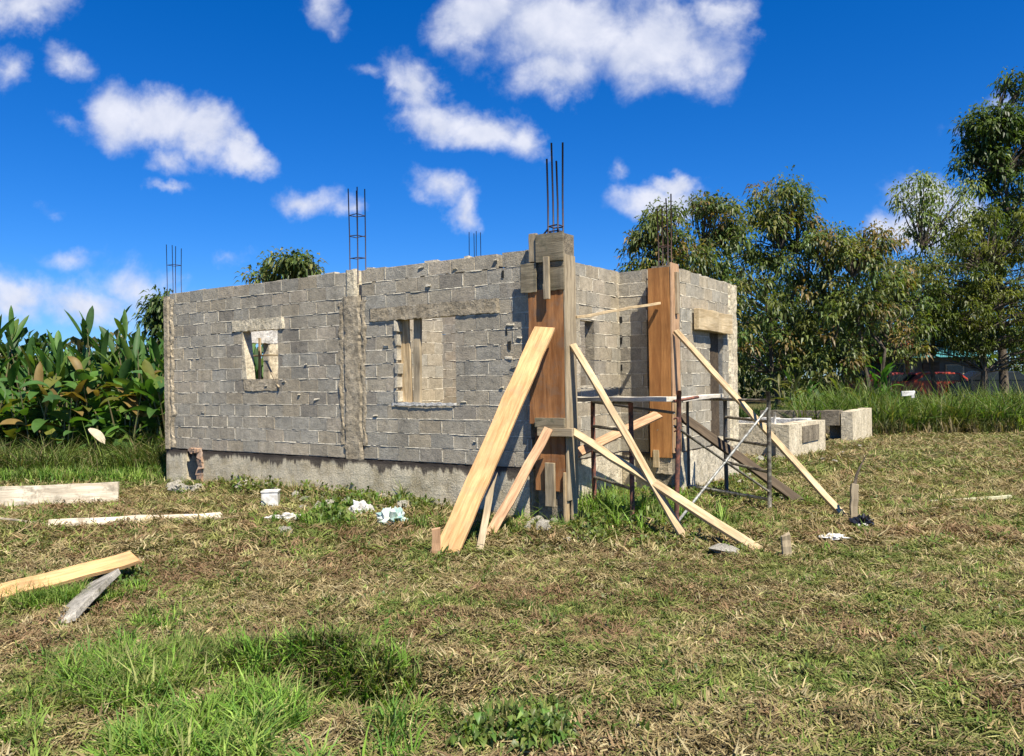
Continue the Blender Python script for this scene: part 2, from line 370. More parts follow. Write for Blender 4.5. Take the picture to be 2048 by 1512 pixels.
# ------------------------------------------------------------------ house
HS = empty('unfinished_block_house', W(0, 0, 0), -YAW, 'roofless grey concrete block house shell with steel bars sticking out of its column tops', 'house')
GREY = (.385, .348, .272)
def mort(a=.75, b=1.1):
    k = R(a, b); return tuple(x*k for x in MORT)
def blockcol(dark=1.0):
    k = R(.88, 1.09)*dark; w = R(-.008, .028)
    if random.random() < .10: return (.45*k, .385*k, .285*k)
    if random.random() < .05: return (.31*k, .275*k, .215*k)
    return ((GREY[0]+w)*k, GREY[1]*k, (GREY[2]-w)*k)
MORT = (.62, .56, .43)
def wall(axis, c, a0, a1, z0, z1, th, opens=(), out=-1, off=0, name='wall', rag=0, holes=0, zoff=0, ribs=1.0, extra=None):
    """axis 'u': wall along u at v=c..c+th ; axis 'v': along v at u=c-th..c (outer face +u). out = side of the outer face"""
    mb = MB()
    if axis == 'u': lo, hi = c, c+th; tr = lambda s, t, z: (s, t, z)
    else: lo, hi = c-th, c; tr = lambda s, t, z: (t, s, z)
    def bx(s0, s1, t0, t1, q0, q1, col, j=0):
        P = [(s0, t0, q0), (s1, t0, q0), (s1, t1, q0), (s0, t1, q0), (s0, t0, q1), (s1, t0, q1), (s1, t1, q1), (s0, t1, q1)]
        if j: P = [(p[0]+R(-j, j), p[1]+R(-j, j)*.5, p[2]+R(-j, j)) for p in P]
        mb.quadbox([tr(*p) for p in P] if axis == 'u' else [tr(*p) for p in (P[1], P[0], P[3], P[2], P[5], P[4], P[7], P[6])], col)
    zs = sorted({z0+zoff, z1}|{z for o in opens for z in o[2:4] if z0 < z < z1})
    # mortar core as bands
    for q0, q1 in zip(zs[:-1], zs[1:]):
        cuts = sorted([(o[0], o[1]) for o in opens if o[2] < q1-1e-4 and o[3] > q0+1e-4]); s = a0
        for x0, x1 in cuts+[(a1, a1)]:
            if x0-s > .02: bx(s+.01, x0-.01, lo+.005, hi-.005, q0+(.0 if q0 == z0 else .003), q1-.012, (.52, .46, .35))
            s = x1
    n = int(round((z1-z0)/.2)); holeset = []
    for r in range(n):
        q0, q1 = z0+r*.2, z0+r*.2+.2
        s = a0-((r % 2)*.2)-off
        while s < a1:
            e = s+.4; p0, p1 = max(s, a0), min(e, a1)
            if p1-p0 > .05:
                pieces = [(p0, p1, q0, q1)]
                for o in opens:
                    nw = []
                    for (x0, x1, y0, y1) in pieces:
                        if o[0] >= x1-.01 or o[1] <= x0+.01 or o[2] >= y1-.01 or o[3] <= y0+.01: nw.append((x0, x1, y0, y1)); continue
                        if x0 < o[0]-.04: nw.append((x0, o[0], y0, y1))
                        if x1 > o[1]+.04: nw.append((o[1], x1, y0, y1))
                        m0, m1 = max(x0, o[0]), min(x1, o[1])
                        if y0 < o[2]-.03: nw.append((m0, m1, y0, o[2]))
                        if y1 > o[3]+.03: nw.append((m0, m1, o[3], y1))
                    pieces = nw
                for (x0, x1, y0, y1) in pieces:
                    if holes and random.random() < holes: continue
                    pr = R(-.002, .004); g_ = R(.005, .009)
                    tz = R(-.022, .008) if r == n-1 else 0
                    bx(x0+g_, x1-g_, lo-pr, hi+R(-.004, .006), y0+g_, y1-g_+tz, blockcol(), .004)
                    if random.random() < .5 and ribs:      # mortar fin in the head joint
                        for side in ((lo-.006) if axis == 'u' else (hi+.006),):
                            sg = -1 if axis == 'u' else 1
                            bx(x1-R(.004, .010), x1+R(.004, .010), *sorted((side-sg*.02, side+sg*R(-.002, .003))), y0+.02, y1-.03, mort(), .002)
            s = e
        # bed joint: ragged squeezed-out mortar
        if r and ribs:
            s = a0+.02
            sg = -1 if axis == 'u' else 1; f0 = lo if axis == 'u' else hi
            pp = .006; wv = 0
            while s < a1-.03:
                ln = R(.025, .11); e = min(s+ln, a1-.01)
                skip = any(o[0]-.01 < e and o[1]+.01 > s and o[2]-.02 < q0 < o[3]+.02 for o in opens)
                wv = wv*.8+R(-.0025, .0025)
                if not skip and random.random() < .80*ribs:
                    pn = max(.002, min(.006 if random.random() < .95 else .014, pp+R(-.005, .0052))); k = R(.8, 1.2); hh = R(.005, .011)
                    col = tuple(x*k for x in MORT)
                    t0 = f0-sg*.015
                    P = [(s, t0, q0-hh+wv), (e, t0, q0-hh+wv), (e, f0+sg*pn, q0-hh*.8+wv), (s, f0+sg*pp, q0-hh*.8+wv),
                         (s, t0, q0+hh+wv), (e, t0, q0+hh+wv), (e, f0+sg*pn*.5, q0+hh*.6+wv), (s, f0+sg*pp*.5, q0+hh*.6+wv)]
                    P = [tr(*p) for p in P]
                    if (axis == 'u'): P = [P[3], P[2], P[1], P[0], P[7], P[6], P[5], P[4]]
                    mb.quadbox(P, col); pp = pn
                s = e
    s = a0+.1
    while s < a1-.2:       # mortar left on top of the last course
        e = s+R(.06, .3)
        if random.random() < .55 and not any(o[0]-.05 < e and o[1]+.05 > s and o[3] > z1-.05 for o in opens): bx(s, e, lo+R(.015, .04), hi-R(.015, .04), z1-.03, z1+R(.0, .022), mort(), .008)
        s = e+R(.02, .3)
    if extra: extra(mb)
    return mb.build(name, M['block'], HS)
def rough(axis, f, s0, s1, z0, z1, depth, m, name, sg=-1, amp=.02, prot=.03, step=.045, edge=.03, parent=None):
    """cast strip with ragged side edges: front sheet on plane f (+prot outwards), wrapped back by depth"""
    mb = MB(); ns = max(3, int((s1-s0)/step)); nz = max(3, int((z1-z0)/step)); ph = R(0, 99)
    idx = {}
    for i in range(nz+1):
        z = z0+(z1-z0)*i/nz
        e0 = (mn.noise(Vector((z*3.5, ph, 0)))*1.2+mn.noise(Vector((z*13, ph, 3))))*edge
        e1 = (mn.noise(Vector((z*3.5, ph+9, 0)))*1.2+mn.noise(Vector((z*13, ph+9, 3))))*edge
        for j in range(ns+1):
            t = j/ns; s = (s0+e0)*(1-t)+(s1+e1)*t
            p = prot+(mn.noise(Vector((s*5, z*4, ph)))+.6*mn.noise(Vector((s*16, z*14, ph))))*amp
            if j in (0, ns): p = -.004 if prot > 0 else prot
            zz = z+(R(-.01, .01) if i in (0, nz) else 0)
            q = (s, f+sg*p, zz) if axis == 'u' else (f+sg*p, s, zz)
            idx[i, j] = len(mb.v); mb.v.append(q)
    fl = (axis == 'u') == (sg < 0)
    for i in range(nz):
        for j in range(ns):
            q = (idx[i, j], idx[i, j+1], idx[i+1, j+1], idx[i+1, j]); mb.f.append(q if fl else q[::-1]); mb.c.append((1, 1, 1))
    # back body
    a, b = sorted((f-sg*(-.001), f-sg*depth))
    if axis == 'u': mb.box(s0+.02, s1-.02, a, b, z0+.004, z1-.012)
    else: mb.box(a, b, s0+.02, s1-.02, z0+.004, z1-.012)
    return mb.build(name, m, parent or HS)
ZB, ZT = SLAB, SLAB+2.8
TH = .15
# openings on the long wall
w1a, w1b = onv(486, 663, 0), onv(556, 758, 0)
w2a, w2b = onv(792, 640, 0), onv(912, 806, 0)
win1 = (w1a[0], w1b[0], w1b[2]+.005, w1a[2]); win2 = (w2a[0], w2b[0], w2b[2], w2a[2])
UL = -7.79
def lumps(mb, n, xa, xb):      # mortar dropped on the face
    for i in range(n):
        x = xb-abs(random.gauss(0, 1))*.8-.1 if i < n*.6 else R(xa, xb); z = ZB+R(.1, 2.75); s = R(.010, .032)
        if any(o[0]-.06 < x < o[1]+.06 and o[2]-.06 < z < o[3]+.06 for o in (win1, win2)) or x < xa+.1: continue
        mb.box(x-s*2, x+s*2, -.012-R(0, .006), .01, z-s*.5, z+s*.5, mort(), .01)
def dark_a(mb):  # dark boxes on the face paint the shade inside open joints
    lumps(mb, 22, -2.8, 0)
    for (px, py, w_, h_) in ((1019, 690, .022, .06), (1013, 662, .012, .05), (1006, 548, .018, .05)):
        q = onv(px, py, 0); mb.box(q[0]-w_, q[0]+w_, -.010, .02, q[2]-h_, q[2]+h_*.8, (.03, .03, .026), .006)
def dark_b(mb):  # dark boxes paint the shade of small holes by the inner corner
    for (px, py) in ((1242, 640), (1242, 682), (1242, 735)):
        q = onv(px, py, 2.66); mb.box(q[0]-.02, q[0]+.02, 2.648, 2.67, q[2]-.05, q[2]+.05, (.02, .02, .018), .008)
wall('u', 0, UL+.12, -3.2, ZB, ZT, TH, [win1], name='wall', extra=lambda mb: lumps(mb, 8, UL+.3, -3.4))
g0_, g1_ = onv(994, 515, 0)[0], onv(1004, 515, 0)[0]
wall('u', 0, -2.92, .02, ZB, ZT, TH, [win2, (g0_, g1_, ZT-.2, ZT+.2)], off=.12, name='wall', extra=dark_a)
# side wall of the recess (faces +u), with its window
w3a, w3b = onu(1160, 640, 0), onu(1189, 770, 0)
win3 = (w3a[1], w3b[1], w3b[2], w3a[2])
wall('v', 0, TH+.01, 2.66, ZB, ZT-.02, TH, [win3], name='wall')
wall('u', 2.66, -.13, .46, ZB, ZT-.02, TH, (), off=.1, name='wall', extra=dark_b)
UR = .88
d0, d1 = onu(1419, 663, UR), onu(1449, 872, UR)
door = (d0[1], d1[1], d1[2], d0[2])
wall('v', UR, 2.95, 5.45, ZB, ZT, TH, [door], off=.15, name='wall')
# rear wall with a window that shows greenery through the small front window, left end wall, cross wall
r1, r2 = onu(496, 686, UL+TH), onu(537, 766, UL+TH)
rwin = (r1[1], r2[1], r2[2]-.1, r1[2])
wall('u', 5.5, UL+.12, UR-.1, ZB, ZT-.03, TH, [(-5.2, -4.3, ZB+.2, ZB+2.2)], name='wall')
wall('v', UL+TH, TH+.02, 5.49, ZB, ZT, TH, [rwin], name='wall')
wall('v', -3.3, TH+.02, 2.4, ZB, ZT-.03, TH, (), name='wall')
# plinth (front, recess, right side)
def plinth(axis, c, a0, a1, name='plinth', z1=SLAB-.012, sub=None):
    return rough(axis, c, a0, a1, -.15, z1, .3, M['base'] if axis == 'u' else M['base_pale'], name, sg=-1 if axis == 'u' else 1, amp=.008, prot=.012, step=.09, edge=0)  # sides turned to the sun get paler render, brightness put into the colour
n0, n1 = onv(372, 905, -.02), onv(401, 952, -.02)
plinth('u', -.012, UL-.02, n0[0]); plinth('u', -.012, n1[0], -.02)
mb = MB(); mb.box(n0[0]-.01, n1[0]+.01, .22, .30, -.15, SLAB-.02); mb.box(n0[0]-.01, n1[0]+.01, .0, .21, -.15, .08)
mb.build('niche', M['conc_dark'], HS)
plinth('v', .012, .02, 2.66); plinth('u', 2.64, .02, UR-.03); plinth('v', UR+.012, 2.66, 5.64)
plinth('v', UL-.02+.0, 0, 5.6) if False else None
mb = MB(); mb.box(UL, -.1, .3, 5.6, .3, SLAB-.03); mb.box(-.12, UR-.1, 2.9, 5.6, .3, SLAB-.034)
mb.build('floor_slab', M['conc'], HS)
# broken render around the niche
mb = MB()
for i in range(9):
    x = n1[0]+R(-.02, .07); z = .12+i*.06; s = R(.045, .075)
    mb.box(x-s, x+s, -.06+R(-.01, .01), -.01, z-s*.8, z+s*.8, (1, 1, 1), .02)
clay = m_plain('broken_orange_clay', (.42, .26, .16), .9, col2=(.30, .22, .16), sc=12)
mb.build('broken_render', clay, HS); mb = MB()
for i in range(8):
    x = n0[0]+(n1[0]-n0[0])*R(-.3, 1.2); s = R(.03, .06); mb.box(x-s, x+s, -.075, .01, .60+R(-.02, .02), .66, (1, 1, 1), .018)
mb.build('broken_edge', clay, HS)
# cast columns on the long wall
c1 = onv(329, 600, 0)[0]
rough('u', 0, UL-.06, UL+.15, .62, ZT-.06, .16, M['conc'], 'column', prot=.035, amp=.006, edge=.012)
rough('u', -.01, UL+.13, UL+.24, .66, ZT-.12, .06, M['conc'], 'mortar_overflow', prot=.022, amp=.016, edge=.06)
m0, m1 = onv(684, 600, 0)[0], onv(722, 700, 0)[0]
rough('u', 0, m0+.02, m1+.01, ZB-.02, ZB+2.42, .16, M['conc'], 'column', prot=.022, amp=.008, edge=.05)
rough('u', .0, m0+.08, m1-.06, ZB+2.40, ZT+.02, .16, M['conc_lite'], 'column_top', prot=.02, amp=.004, edge=.004)
for k in range(2):
    e = (m0-.02, m1+.05)[k]
    rough('u', -.004, e-.055, e+.045, ZB+.2, ZB+2.35, .02, M['conc'], 'mortar_overflow', prot=.008, amp=.014, edge=.05, step=.03)
# right hand end column of the door wall
q0 = onu(1457, 700, UR)[1]
rough('v', UR, q0, 5.66, .55, ZT-.03, .18, M['conc_lite'], 'column', sg=1, prot=.03, amp=.014, edge=.035)
rough('v', UR, 2.7, 2.94, .0, ZT-.02, .16, M['conc'], 'column', sg=1, prot=.01, amp=.01, edge=.01)
# lintels
def lintel(axis, f, s0, s1, z0, z1, m='conc', sg=-1, prot=.02, amp=.008): return rough(axis, f, s0, s1, z0, z1, .155, M[m], 'lintel', sg=sg, prot=prot, amp=amp, edge=.02)
a = onv(462, 645, 0); lintel('u', 0, a[0], onv(568, 640, 0)[0], win1[3], win1[3]+.19, 'conc_lite')
a = onv(738, 610, 0); lintel('u', 0, a[0], onv(1000, 600, 0)[0], win2[3], win2[3]+.19, 'conc')
# window sills and reveals
rough('u', 0, win1[0]-.03, win1[1]+.02, win1[2]-.19, win1[2], .155, M['conc'], 'window_sill', prot=.012, amp=.006, edge=.01)
rough('u', 0, win2[0]-.12, win2[1]+.02, win2[2]-.04, win2[2]+.006, .155, M['conc_white'], 'window_sill', prot=.022, amp=.004, edge=.0)
mb = MB()
for zz in np.arange(win2[2], win2[3]-.1, .2): mb.box(win2[0]-R(.01, .03), win2[0]+R(.02, .05), -.02, .15, zz+.02, zz+.17, (.5, .45, .35), .012)
mb.build('window_reveal', M['block'], HS)
# pale reveal of the small window
mb = MB(); mb.quadbox([(win1[0]-.02, -.012, win1[2]), (win1[0]+.10, -.012, win1[2]), (win1[0]+.10, .16, win1[2]), (win1[0]-.02, .16, win1[2]),
                       (win1[0]-.02, -.012, win1[3]), (win1[0]+.005, -.012, win1[3]), (win1[0]+.005, .16, win1[3]), (win1[0]-.02, .16, win1[3])])
mb.build('window_reveal', M['conc_lite'], HS)
# dark cast column under formwork A and B
FA = -.09                                    # front plane of formwork A
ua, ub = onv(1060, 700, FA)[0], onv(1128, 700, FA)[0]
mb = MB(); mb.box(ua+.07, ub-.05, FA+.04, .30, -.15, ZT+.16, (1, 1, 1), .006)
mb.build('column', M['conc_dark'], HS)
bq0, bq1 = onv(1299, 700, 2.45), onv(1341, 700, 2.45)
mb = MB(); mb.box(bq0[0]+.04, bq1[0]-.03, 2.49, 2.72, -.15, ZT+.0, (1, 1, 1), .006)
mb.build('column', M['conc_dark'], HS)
rough('u', 2.49, bq0[0]+.02, bq1[0]-.01, .35, 1.0, .05, M['conc'], 'column_base', prot=.02, amp=.03, edge=.03)
# rebar cages
def cage(u, v, zb, bars, ties=(), m='rebar', r=.007, half=.09, name='rebar_cage', rods=None, lean=0):
    mb = MB()
    for i, (dx, dy) in enumerate(((-1, -1), (1, -1), (1, 1), (-1, 1))):
        x, y = u+dx*half, v+dy*half
        mb.tube([(x, y, zb-.2), (x+R(-.01, .01), y, zb+.4*bars[i]), (x+R(-.015, .015)+lean*dx, y, zb+bars[i])], r, 6)
    for tz in ties:
        P = [(u-half, v-half), (u+half, v-half), (u+half, v+half), (u-half, v+half), (u-half, v-half)]
        for p, q in zip(P[:-1], P[1:]): mb.tube([(*p, zb+tz+R(-.008, .008)), (*q, zb+tz+R(-.008, .008))], r*.8, 5)
    return mb.build(name, M[m], HS, smooth=True)
def topz(px, py, u, v):    # height at which the pixel row meets the vertical through (u, v)
    p = W(u, v, 0); d = ray(px, py); return EYE+d.z/d.y*p.y
cu = (m0+m1)/2+.03
cage(UL+.10, .12, ZT-.1, [1.0, .97, .93, .99], (.62,), half=.085)
cage(cu+.02, .10, ZT, [topz(710, 378, cu, .1)-ZT]*4, (.2, .53, .84), half=.082, r=.009)
qa = (ua+ub)/2
tA = topz(1115, 283, qa, .1)-ZT-.16
cage(qa+.055, .08, ZT+.16, [tA*.8, tA*.76, tA*.98, tA], (.03, .10), half=.07, r=.012)
mb = MB()
for k in (-1, 1):
    mb.tube([(qa+.06+k*.07, .0, ZT+.22), (qa+.06+k*.15, -.04, ZT+.12), (qa+.06+k*.13, -.05, ZT-.12)], .012, 6)
mb.build('tie_wire', M['rebar'], HS, smooth=True)
qb = (bq0[0]+bq1[0])/2
tB = topz(1340, 385, qb, 2.6)-ZT
cage(qb+.04, 2.6, ZT, [tB*.78, tB*.9, tB*.98, tB*.83], (.3,), m='rebar_r', half=.07, r=.010)
q = onv(949, 500, 5.55); cage(q[0], 5.57, ZT, [topz(949, 460, q[0], 5.57)-ZT-.05]*4, (.35,), half=.09, r=.008)
q = onv(626, 540, 5.55); hh = topz(626, 512, q[0], 5.57)-ZT; cage(q[0], 5.57, ZT, [hh*.97, hh, hh*.93, hh*.98], (.3,), m='rebar_r', half=.09)
q = onu(1470, 560, UR); 
q = onv(1256, 530, 5.55)
# timber inside / in the openings (props, part of nothing that moves with the wall: own things)
def uvp(u, v, z): return W(u, v, z)
a = onv(814, 800, .1); b = onv(806, 640, .1)
plank('wooden_prop', W(a[0], .10, win2[2]), W(b[0], .10, win2[3]), .22, .03, M['pine_pale'], 'leaning orange board standing inside the larger front window, nearer its left jamb', 'prop', up=(SY, CY, 0))
a = onv(833, 800, .3); b = onv(835, 645, .3)
a = onv(835, 800, .09); b = onv(836, 645, .09)
plank('wooden_prop', W(a[0], .09, win2[2]), W(b[0], .09, win2[3]), .12, .05, M['weath'], 'straight brown timber post inside the larger front window, right of the leaning board', 'prop', up=(SY, CY, 0))
a = onv(520, 756, .5); b = onv(519, 676, .5)
plank('wooden_stick', W(a[0], .5, a[2]-1.2), W(b[0], .5, b[2]), .045, .03, M['pine_pale'], 'thin upright stick in the small front window', 'stick', up=(SY, CY, 0))
a = onv(497, 711, .52); b = onv(553, 711, .52)
plank('wooden_stick', W(a[0]-.5, .53, a[2]), W(b[0]+.3, .53, b[2]), .035, .03, M['pine_pale'], 'thin level stick crossing the small front window', 'stick')
a = onv(522, 722, .3); b = onv(558, 775, -.03)
plank('wooden_stick', W(a[0], .4, a[2]), W(b[0], -.035, b[2]), .03, .02, M['weath'], 'short slanting stick poking out of the small front window at its lower right corner', 'stick')
rough('v', UL+TH, rwin[0]-.3, rwin[1]+.5, rwin[3]+.01, rwin[3]+.27, .1, M['conc_white'], 'lintel', sg=1, prot=.02, amp=.005, edge=.0)
rough('v', UL+TH, rwin[1]+.02, rwin[1]+.32, rwin[2]-.3, rwin[3], .1, M['conc_lite'], 'column', sg=1, prot=.02, amp=.01, edge=.02)
# ------------------------------------------------------------------ formwork A (corner column)
def fb(mb, v, x0, y0, x1, y1, t, j=.003, ym=None):
    p, q = onv(x0, y0, v), onv(x1, y1, v); mb.box(p[0], q[0], v, v+t, q[2], p[2], (1, 1, 1), j)
def part_board(name, v, x0, y0, x1, y1, t, m, par, vertical=True):
    """board in the house frame, its own local x along its length for the grain"""
    p, q = onv((x0+x1)/2, y0, v), onv((x0+x1)/2, y1, v); pl, pr = onv(x0, (y0+y1)/2, v), onv(x1, (y0+y1)/2, v)
    w_, h_ = pr[0]-pl[0], p[2]-q[2]; uc = (pr[0]+pl[0])/2; zc = (p[2]+q[2])/2
    if vertical: a_, b_, ww = (uc, v+t/2, q[2]), (uc, v+t/2, p[2]), w_
    else: a_, b_, ww = (pl[0], v+t/2, zc), (pr[0], v+t/2, zc), h_
    return plank(name, a_, b_, ww, t, m, parent=par, up=(0, 1, 0), warp=.002, segs=5)
FW = empty('column_formwork', W(0, 0, 0), -YAW, 'tall brown plywood formwork on the nearest corner column, grey boards patched at its top', 'formwork', 'plywood column formwork')
part_board('front_panel', FA, 1058, 578, 1128, 848, .02, M['ply'], FW)
part_board('front_panel', FA+.004, 1071, 866, 1130, 982, .02, M['ply'], FW)
part_board('patch_board', FA-.022, 1041, 527, 1072, 585, .02, M['weath_dark'], FW, False)
part_board('patch_board', FA-.02, 1097, 518, 1127, 580, .02, M['weath_dark'], FW, False)
part_board('top_board', FA-.045, 1071, 466, 1126, 522, .022, M['weath_dark'], FW, False)
part_board('top_board', FA-.02, 1057, 467, 1072, 524, .05, M['weath'], FW)
part_board('cleat', FA-.085, 1086, 513, 1097, 598, .04, M['weath'], FW)
part_board('clamp', FA-.05, 1069, 836, 1128, 855, .045, M['weath_dark'], FW, False)
part_board('clamp', FA-.07, 1074, 856, 1144, 873, .06, M['weath'], FW, False)
part_board('cleat', FA-.045, 1090, 926, 1108, 1013, .04, M['weath'], FW)
# side board, faces +u
us = ub+.005
def side_board(name, u, v0, v1, z0, z1, t, m, par): return plank(name, (u+t/2, (v0+v1)/2, z0), (u+t/2, (v0+v1)/2, z1), v1-v0, t, m, parent=par, up=(1, 0, 0), warp=.003, segs=6)
sv = onu(1151, 760, us)[1]
side_board('side_board', us, FA+.0, sv, onu(1140, 1000, us)[2]+.0, topz(1138, 512, us, .1), .025, M['weath'], FW)
side_board('side_board', us-.03, FA-.03, FA+.07, .0, .62, .03, M['pine_pale'], FW)
side_board('side_board', us+.0, FA+.10, FA+.22, .0, .42, .03, M['weath'], FW)
# formwork B
FB = empty('column_formwork', W(0, 0, 0), -YAW, 'narrow orange plywood formwork on the column behind the scaffold', 'formwork', 'plywood column formwork')
VB = 2.45
part_board('front_panel', VB, 1298, 535, 1341, 915, .02, M['ply_or'], FB)
ub2 = bq1[0]+.004; sv2 = onu(1357, 700, ub2)[1]
side_board('side_board', ub2, VB, max(sv2, VB+.18), onu(1350, 905, ub2)[2], ZT+.03, .025, M['pine_pink'], FB)
side_board('cleat', ub2+.03, VB+.12, VB+.19, topz(1350, 628, ub2, VB+.15), ZT-.1, .04, M['weath'], FB)
side_board('cleat', ub2+.028, VB+.02, VB+.12, topz(1345, 895, ub2, VB+.1), topz(1345, 790, ub2, VB+.1), .03, M['pine_pale'], FB)
part_board('lower_panel', VB-.01, 1306, 900, 1318, 935, .02, M['form_wood'], FB)
# lintel form on the door wall
LF = empty('lintel_formwork', W(0, 0, 0), -YAW, 'two pale boards boxed over the doorway of the right hand wall', 'formwork')
p0, p1 = onu(1393, 640, UR+.08), onu(1433, 640, UR+.08); p2 = onu(1461, 640, UR+.08)
zt, zb = topz(1393, 623, UR+.08, p0[1]), topz(1393, 659, UR+.08, p0[1])
zt = door[3]+.33; zb = door[3]-.01
plank('board', (UR+.08, p0[1], (zt+zb)/2), (UR+.08, p1[1]-.006, (zt+zb)/2), zt-zb, .09, M['form_wood'], parent=LF, up=(1, 0, 0), warp=.004)
plank('board', (UR+.075, p1[1]+.006, (zt+zb)/2-.01), (UR+.075, p2[1], (zt+zb)/2-.01), zt-zb, .08, M['form_wood'], parent=LF, up=(1, 0, 0), warp=.004)
# dark panel added to paint the doorway's shade, then the jamb piece
mb = MB(); mb.box(UR-.11, UR-.07, door[0]-.01, door[1]-.05, door[2]+.01, door[3]-.01, (1, 1, 1)); mb.build('door', M['dark_shaded_wood'], HS)
mb = MB(); mb.box(UR-.14, UR-.02, door[1]-.01, door[1]+.02, door[2], door[3]-.35, (.22, .22, .21)); mb.build('door_jamb', M['block'], HS)
rough('v', UR, door[0]-.05, door[1]+.05, door[2]-.08, door[2], .2, M['conc_lite'], 'door_sill', sg=1, prot=.03, amp=.01, edge=.02)
# ------------------------------------------------------------------ braces and planks
N_V = W(0, -1, 0)-W(0, 0, 0)
def gz(p): return H(p[0], p[1])
bot = gp(890, 1108); top = W(*onv(1089, 656, FA-.10))
plank('leaning_plank', bot-Vector((0, 0, .03)), top, .27, .035, M['pine'], 'wide fresh yellow pine plank leaning from the grass against the nearest column formwork', 'plank', up=(-.30, -.80, .45), segs=14, ends=.012, warp=.007)
p = gp(872, 1113); plank('wooden_stake', p-Vector((0, 0, .15)), at(873, 1058, p.y), .085, .03, M['pine_pink'], 'short reddish stake driven into the ground at the foot of the wide leaning plank', 'stake', up=(0, -1, 0), ends=.02)
p = gp(955, 1106); plank('thin_prop', p-Vector((0, 0, .05)), at(988, 945, p.y+.9), .075, .03, M['weath'], 'thin grey stick leaning between the wide plank and the pinkish brace', 'stick', up=(0, -1, 0))
p = gp(973, 1078); q = W(*onv(1098, 858, FA-.13)); plank('short_brace', p-Vector((0, 0, .03)), q, .115, .04, M['pine_pink'], 'short pinkish brace from the grass up to the clamp of the nearest column formwork', 'brace', up=(-.2, -1, .2))
# long braces off the right side of A
q = W(*onu(1146, 690, us+.05)); p = gp(1378, 1082)
plank('long_brace', q, p-Vector((0, 0, .04)), .085, .045, M['pine_pale'], 'steep pale brace crossing in front of the scaffold from high on the nearest column', 'brace', up=(.2, -1, .4), segs=8, warp=.008, group='long timber braces')
q = W(*onu(1143, 862, us+.06)); p = gp(1540, 1108)
plank('long_brace', q, p-Vector((0, 0, .03)), .10, .045, M['pine_pale'], 'low slanting pale brace from the clamp of the nearest column far across the grass', 'brace', up=(.2, -1, .6), segs=8, warp=.008, group='long timber braces')
q = W(*onu(1351, 662, ub2+.06)); p = gp(1697, 1037)
plank('long_brace', q, p-Vector((0, 0, .03)), .085, .045, M['pine_pale'], 'long pale brace from the orange column formwork down past the doorway to the black bag', 'brace', up=(.2, -1, .6), segs=8, warp=.006, group='long timber braces')
p = gp(1610, 1006); q = at(1362, 832, 12.1)
plank('dark_brace', q, p-Vector((0, 0, .03)), .15, .05, M['dark_shaded_wood'], 'dark shaded timber brace slanting behind the scaffold cross tubes', 'brace', up=(.1, -1, .9), segs=6)  # the shaded face is put into the dark wood colour
q = W(*onu(1152, 635, us+.03)); p = W(*onv(1318, 606, VB-.03))
plank('tie_stick', q, p, .05, .035, M['pine_pale'], 'slender stick tied across the top between the two column formworks', 'stick', segs=8, warp=.008)
q = at(1150, 908, 10.9); p = W(*onv(1318, 829, VB-.14))
plank('ramp_board', q, p, .16, .03, M['pine_pink'], 'reddish board slanting through the scaffold towards the orange formwork', 'board', up=(0, -.6, .8), segs=6)
# ------------------------------------------------------------------ scaffold
def leg_at(px, py, y=None):
    p = gp(px, py); return Vector((p.x, p.y, p.z))
L_f, L_n = gp(1189, 1017), gp(1265, 1045)
M_f, M_n = gp(1378, 990), gp(1352, 1062)
R_f, R_n = gp(1453, 990), gp(1540, 1024)
base = (L_n+R_n)/2
SCF = empty('tube_scaffold', (base.x, base.y, 0), 0, 'rusty tubular trestle scaffold with cross braces standing in the recess of the house', 'scaffold')
def ST(pts, r, m, name, wig=.004):
    mb = MB(); P = []
    for i in range(len(pts)-1):
        for k in range(5):
            t = k/5; a_ = Vector(pts[i]).lerp(Vector(pts[i+1]), t); P.append(a_+Vector((R(-wig, wig), R(-wig, wig), 0)))
    P.append(Vector(pts[-1])); mb.tube([p-Vector((base.x, base.y, 0)) for p in P], r, 8)
    return mb.build(name, M[m], SCF, smooth=True)
Zt = 1.47
def upz(p, z): return Vector((p.x, p.y, z))
def lean(p, z, px, py): return Vector((at(px, py, p.y).x, p.y, z))
def frame(f, n, zf, zn, rungs, mf, mn_, mr):
    ST([upz(f, -.05), upz(f, zf)], .032, mf, 'leg'); ST([upz(n, -.05), upz(n, zn)], .030, mn_, 'leg')
    for z in rungs: ST([upz(f, z), upz(n, z)], .021, mr, 'rung', .002)
frame(L_f, L_n, Zt, Zt, (Zt-.01, 1.12, .78, .42), 'rust', 'rust', 'tube')
ST([upz(M_f, -.05), upz(M_f, Zt)], .022, 'iron', 'leg')
ST([upz(M_n, -.05), lean(M_n, 1.62, 1358, 786)], .028, 'rust', 'leg')
frame(R_f, R_n, Zt-.02, Zt+.1, (1.44, 1.17, .85, .50), 'iron', 'tube', 'tube')
ST([upz(M_f, Zt-.02), upz(R_n, Zt-.02)], .018, 'tube', 'ledger')
ST([upz(M_f, .16), upz(R_n, .14)], .022, 'galv', 'ledger')
ST([upz(L_f, Zt-.02), upz(M_n, Zt-.10)], .017, 'iron', 'ledger')
ST([upz(M_n, 1.22), upz(R_n, .24)], .016, 'tube', 'cross_brace')
ST([upz(M_n, .12), upz(R_n, 1.36)], .016, 'galv', 'cross_brace')
ST([upz(M_n, 1.30)+Vector((0, .0, 0)), upz(M_n, 1.30)+Vector((.03, -.04, .02)), upz(M_n, 1.18)+Vector((.03, -.04, 0)), upz(M_n, 1.16)], .01, 'rust', 'brace_pin')
ST([upz(M_n, 1.50), upz(M_n, 1.52)+Vector((.32, .2, .02))], .018, 'rust', 'ledger')
q = upz(L_f, Zt+.03)-Vector((.3, 0, 0)); p = upz(M_n, Zt+.04)
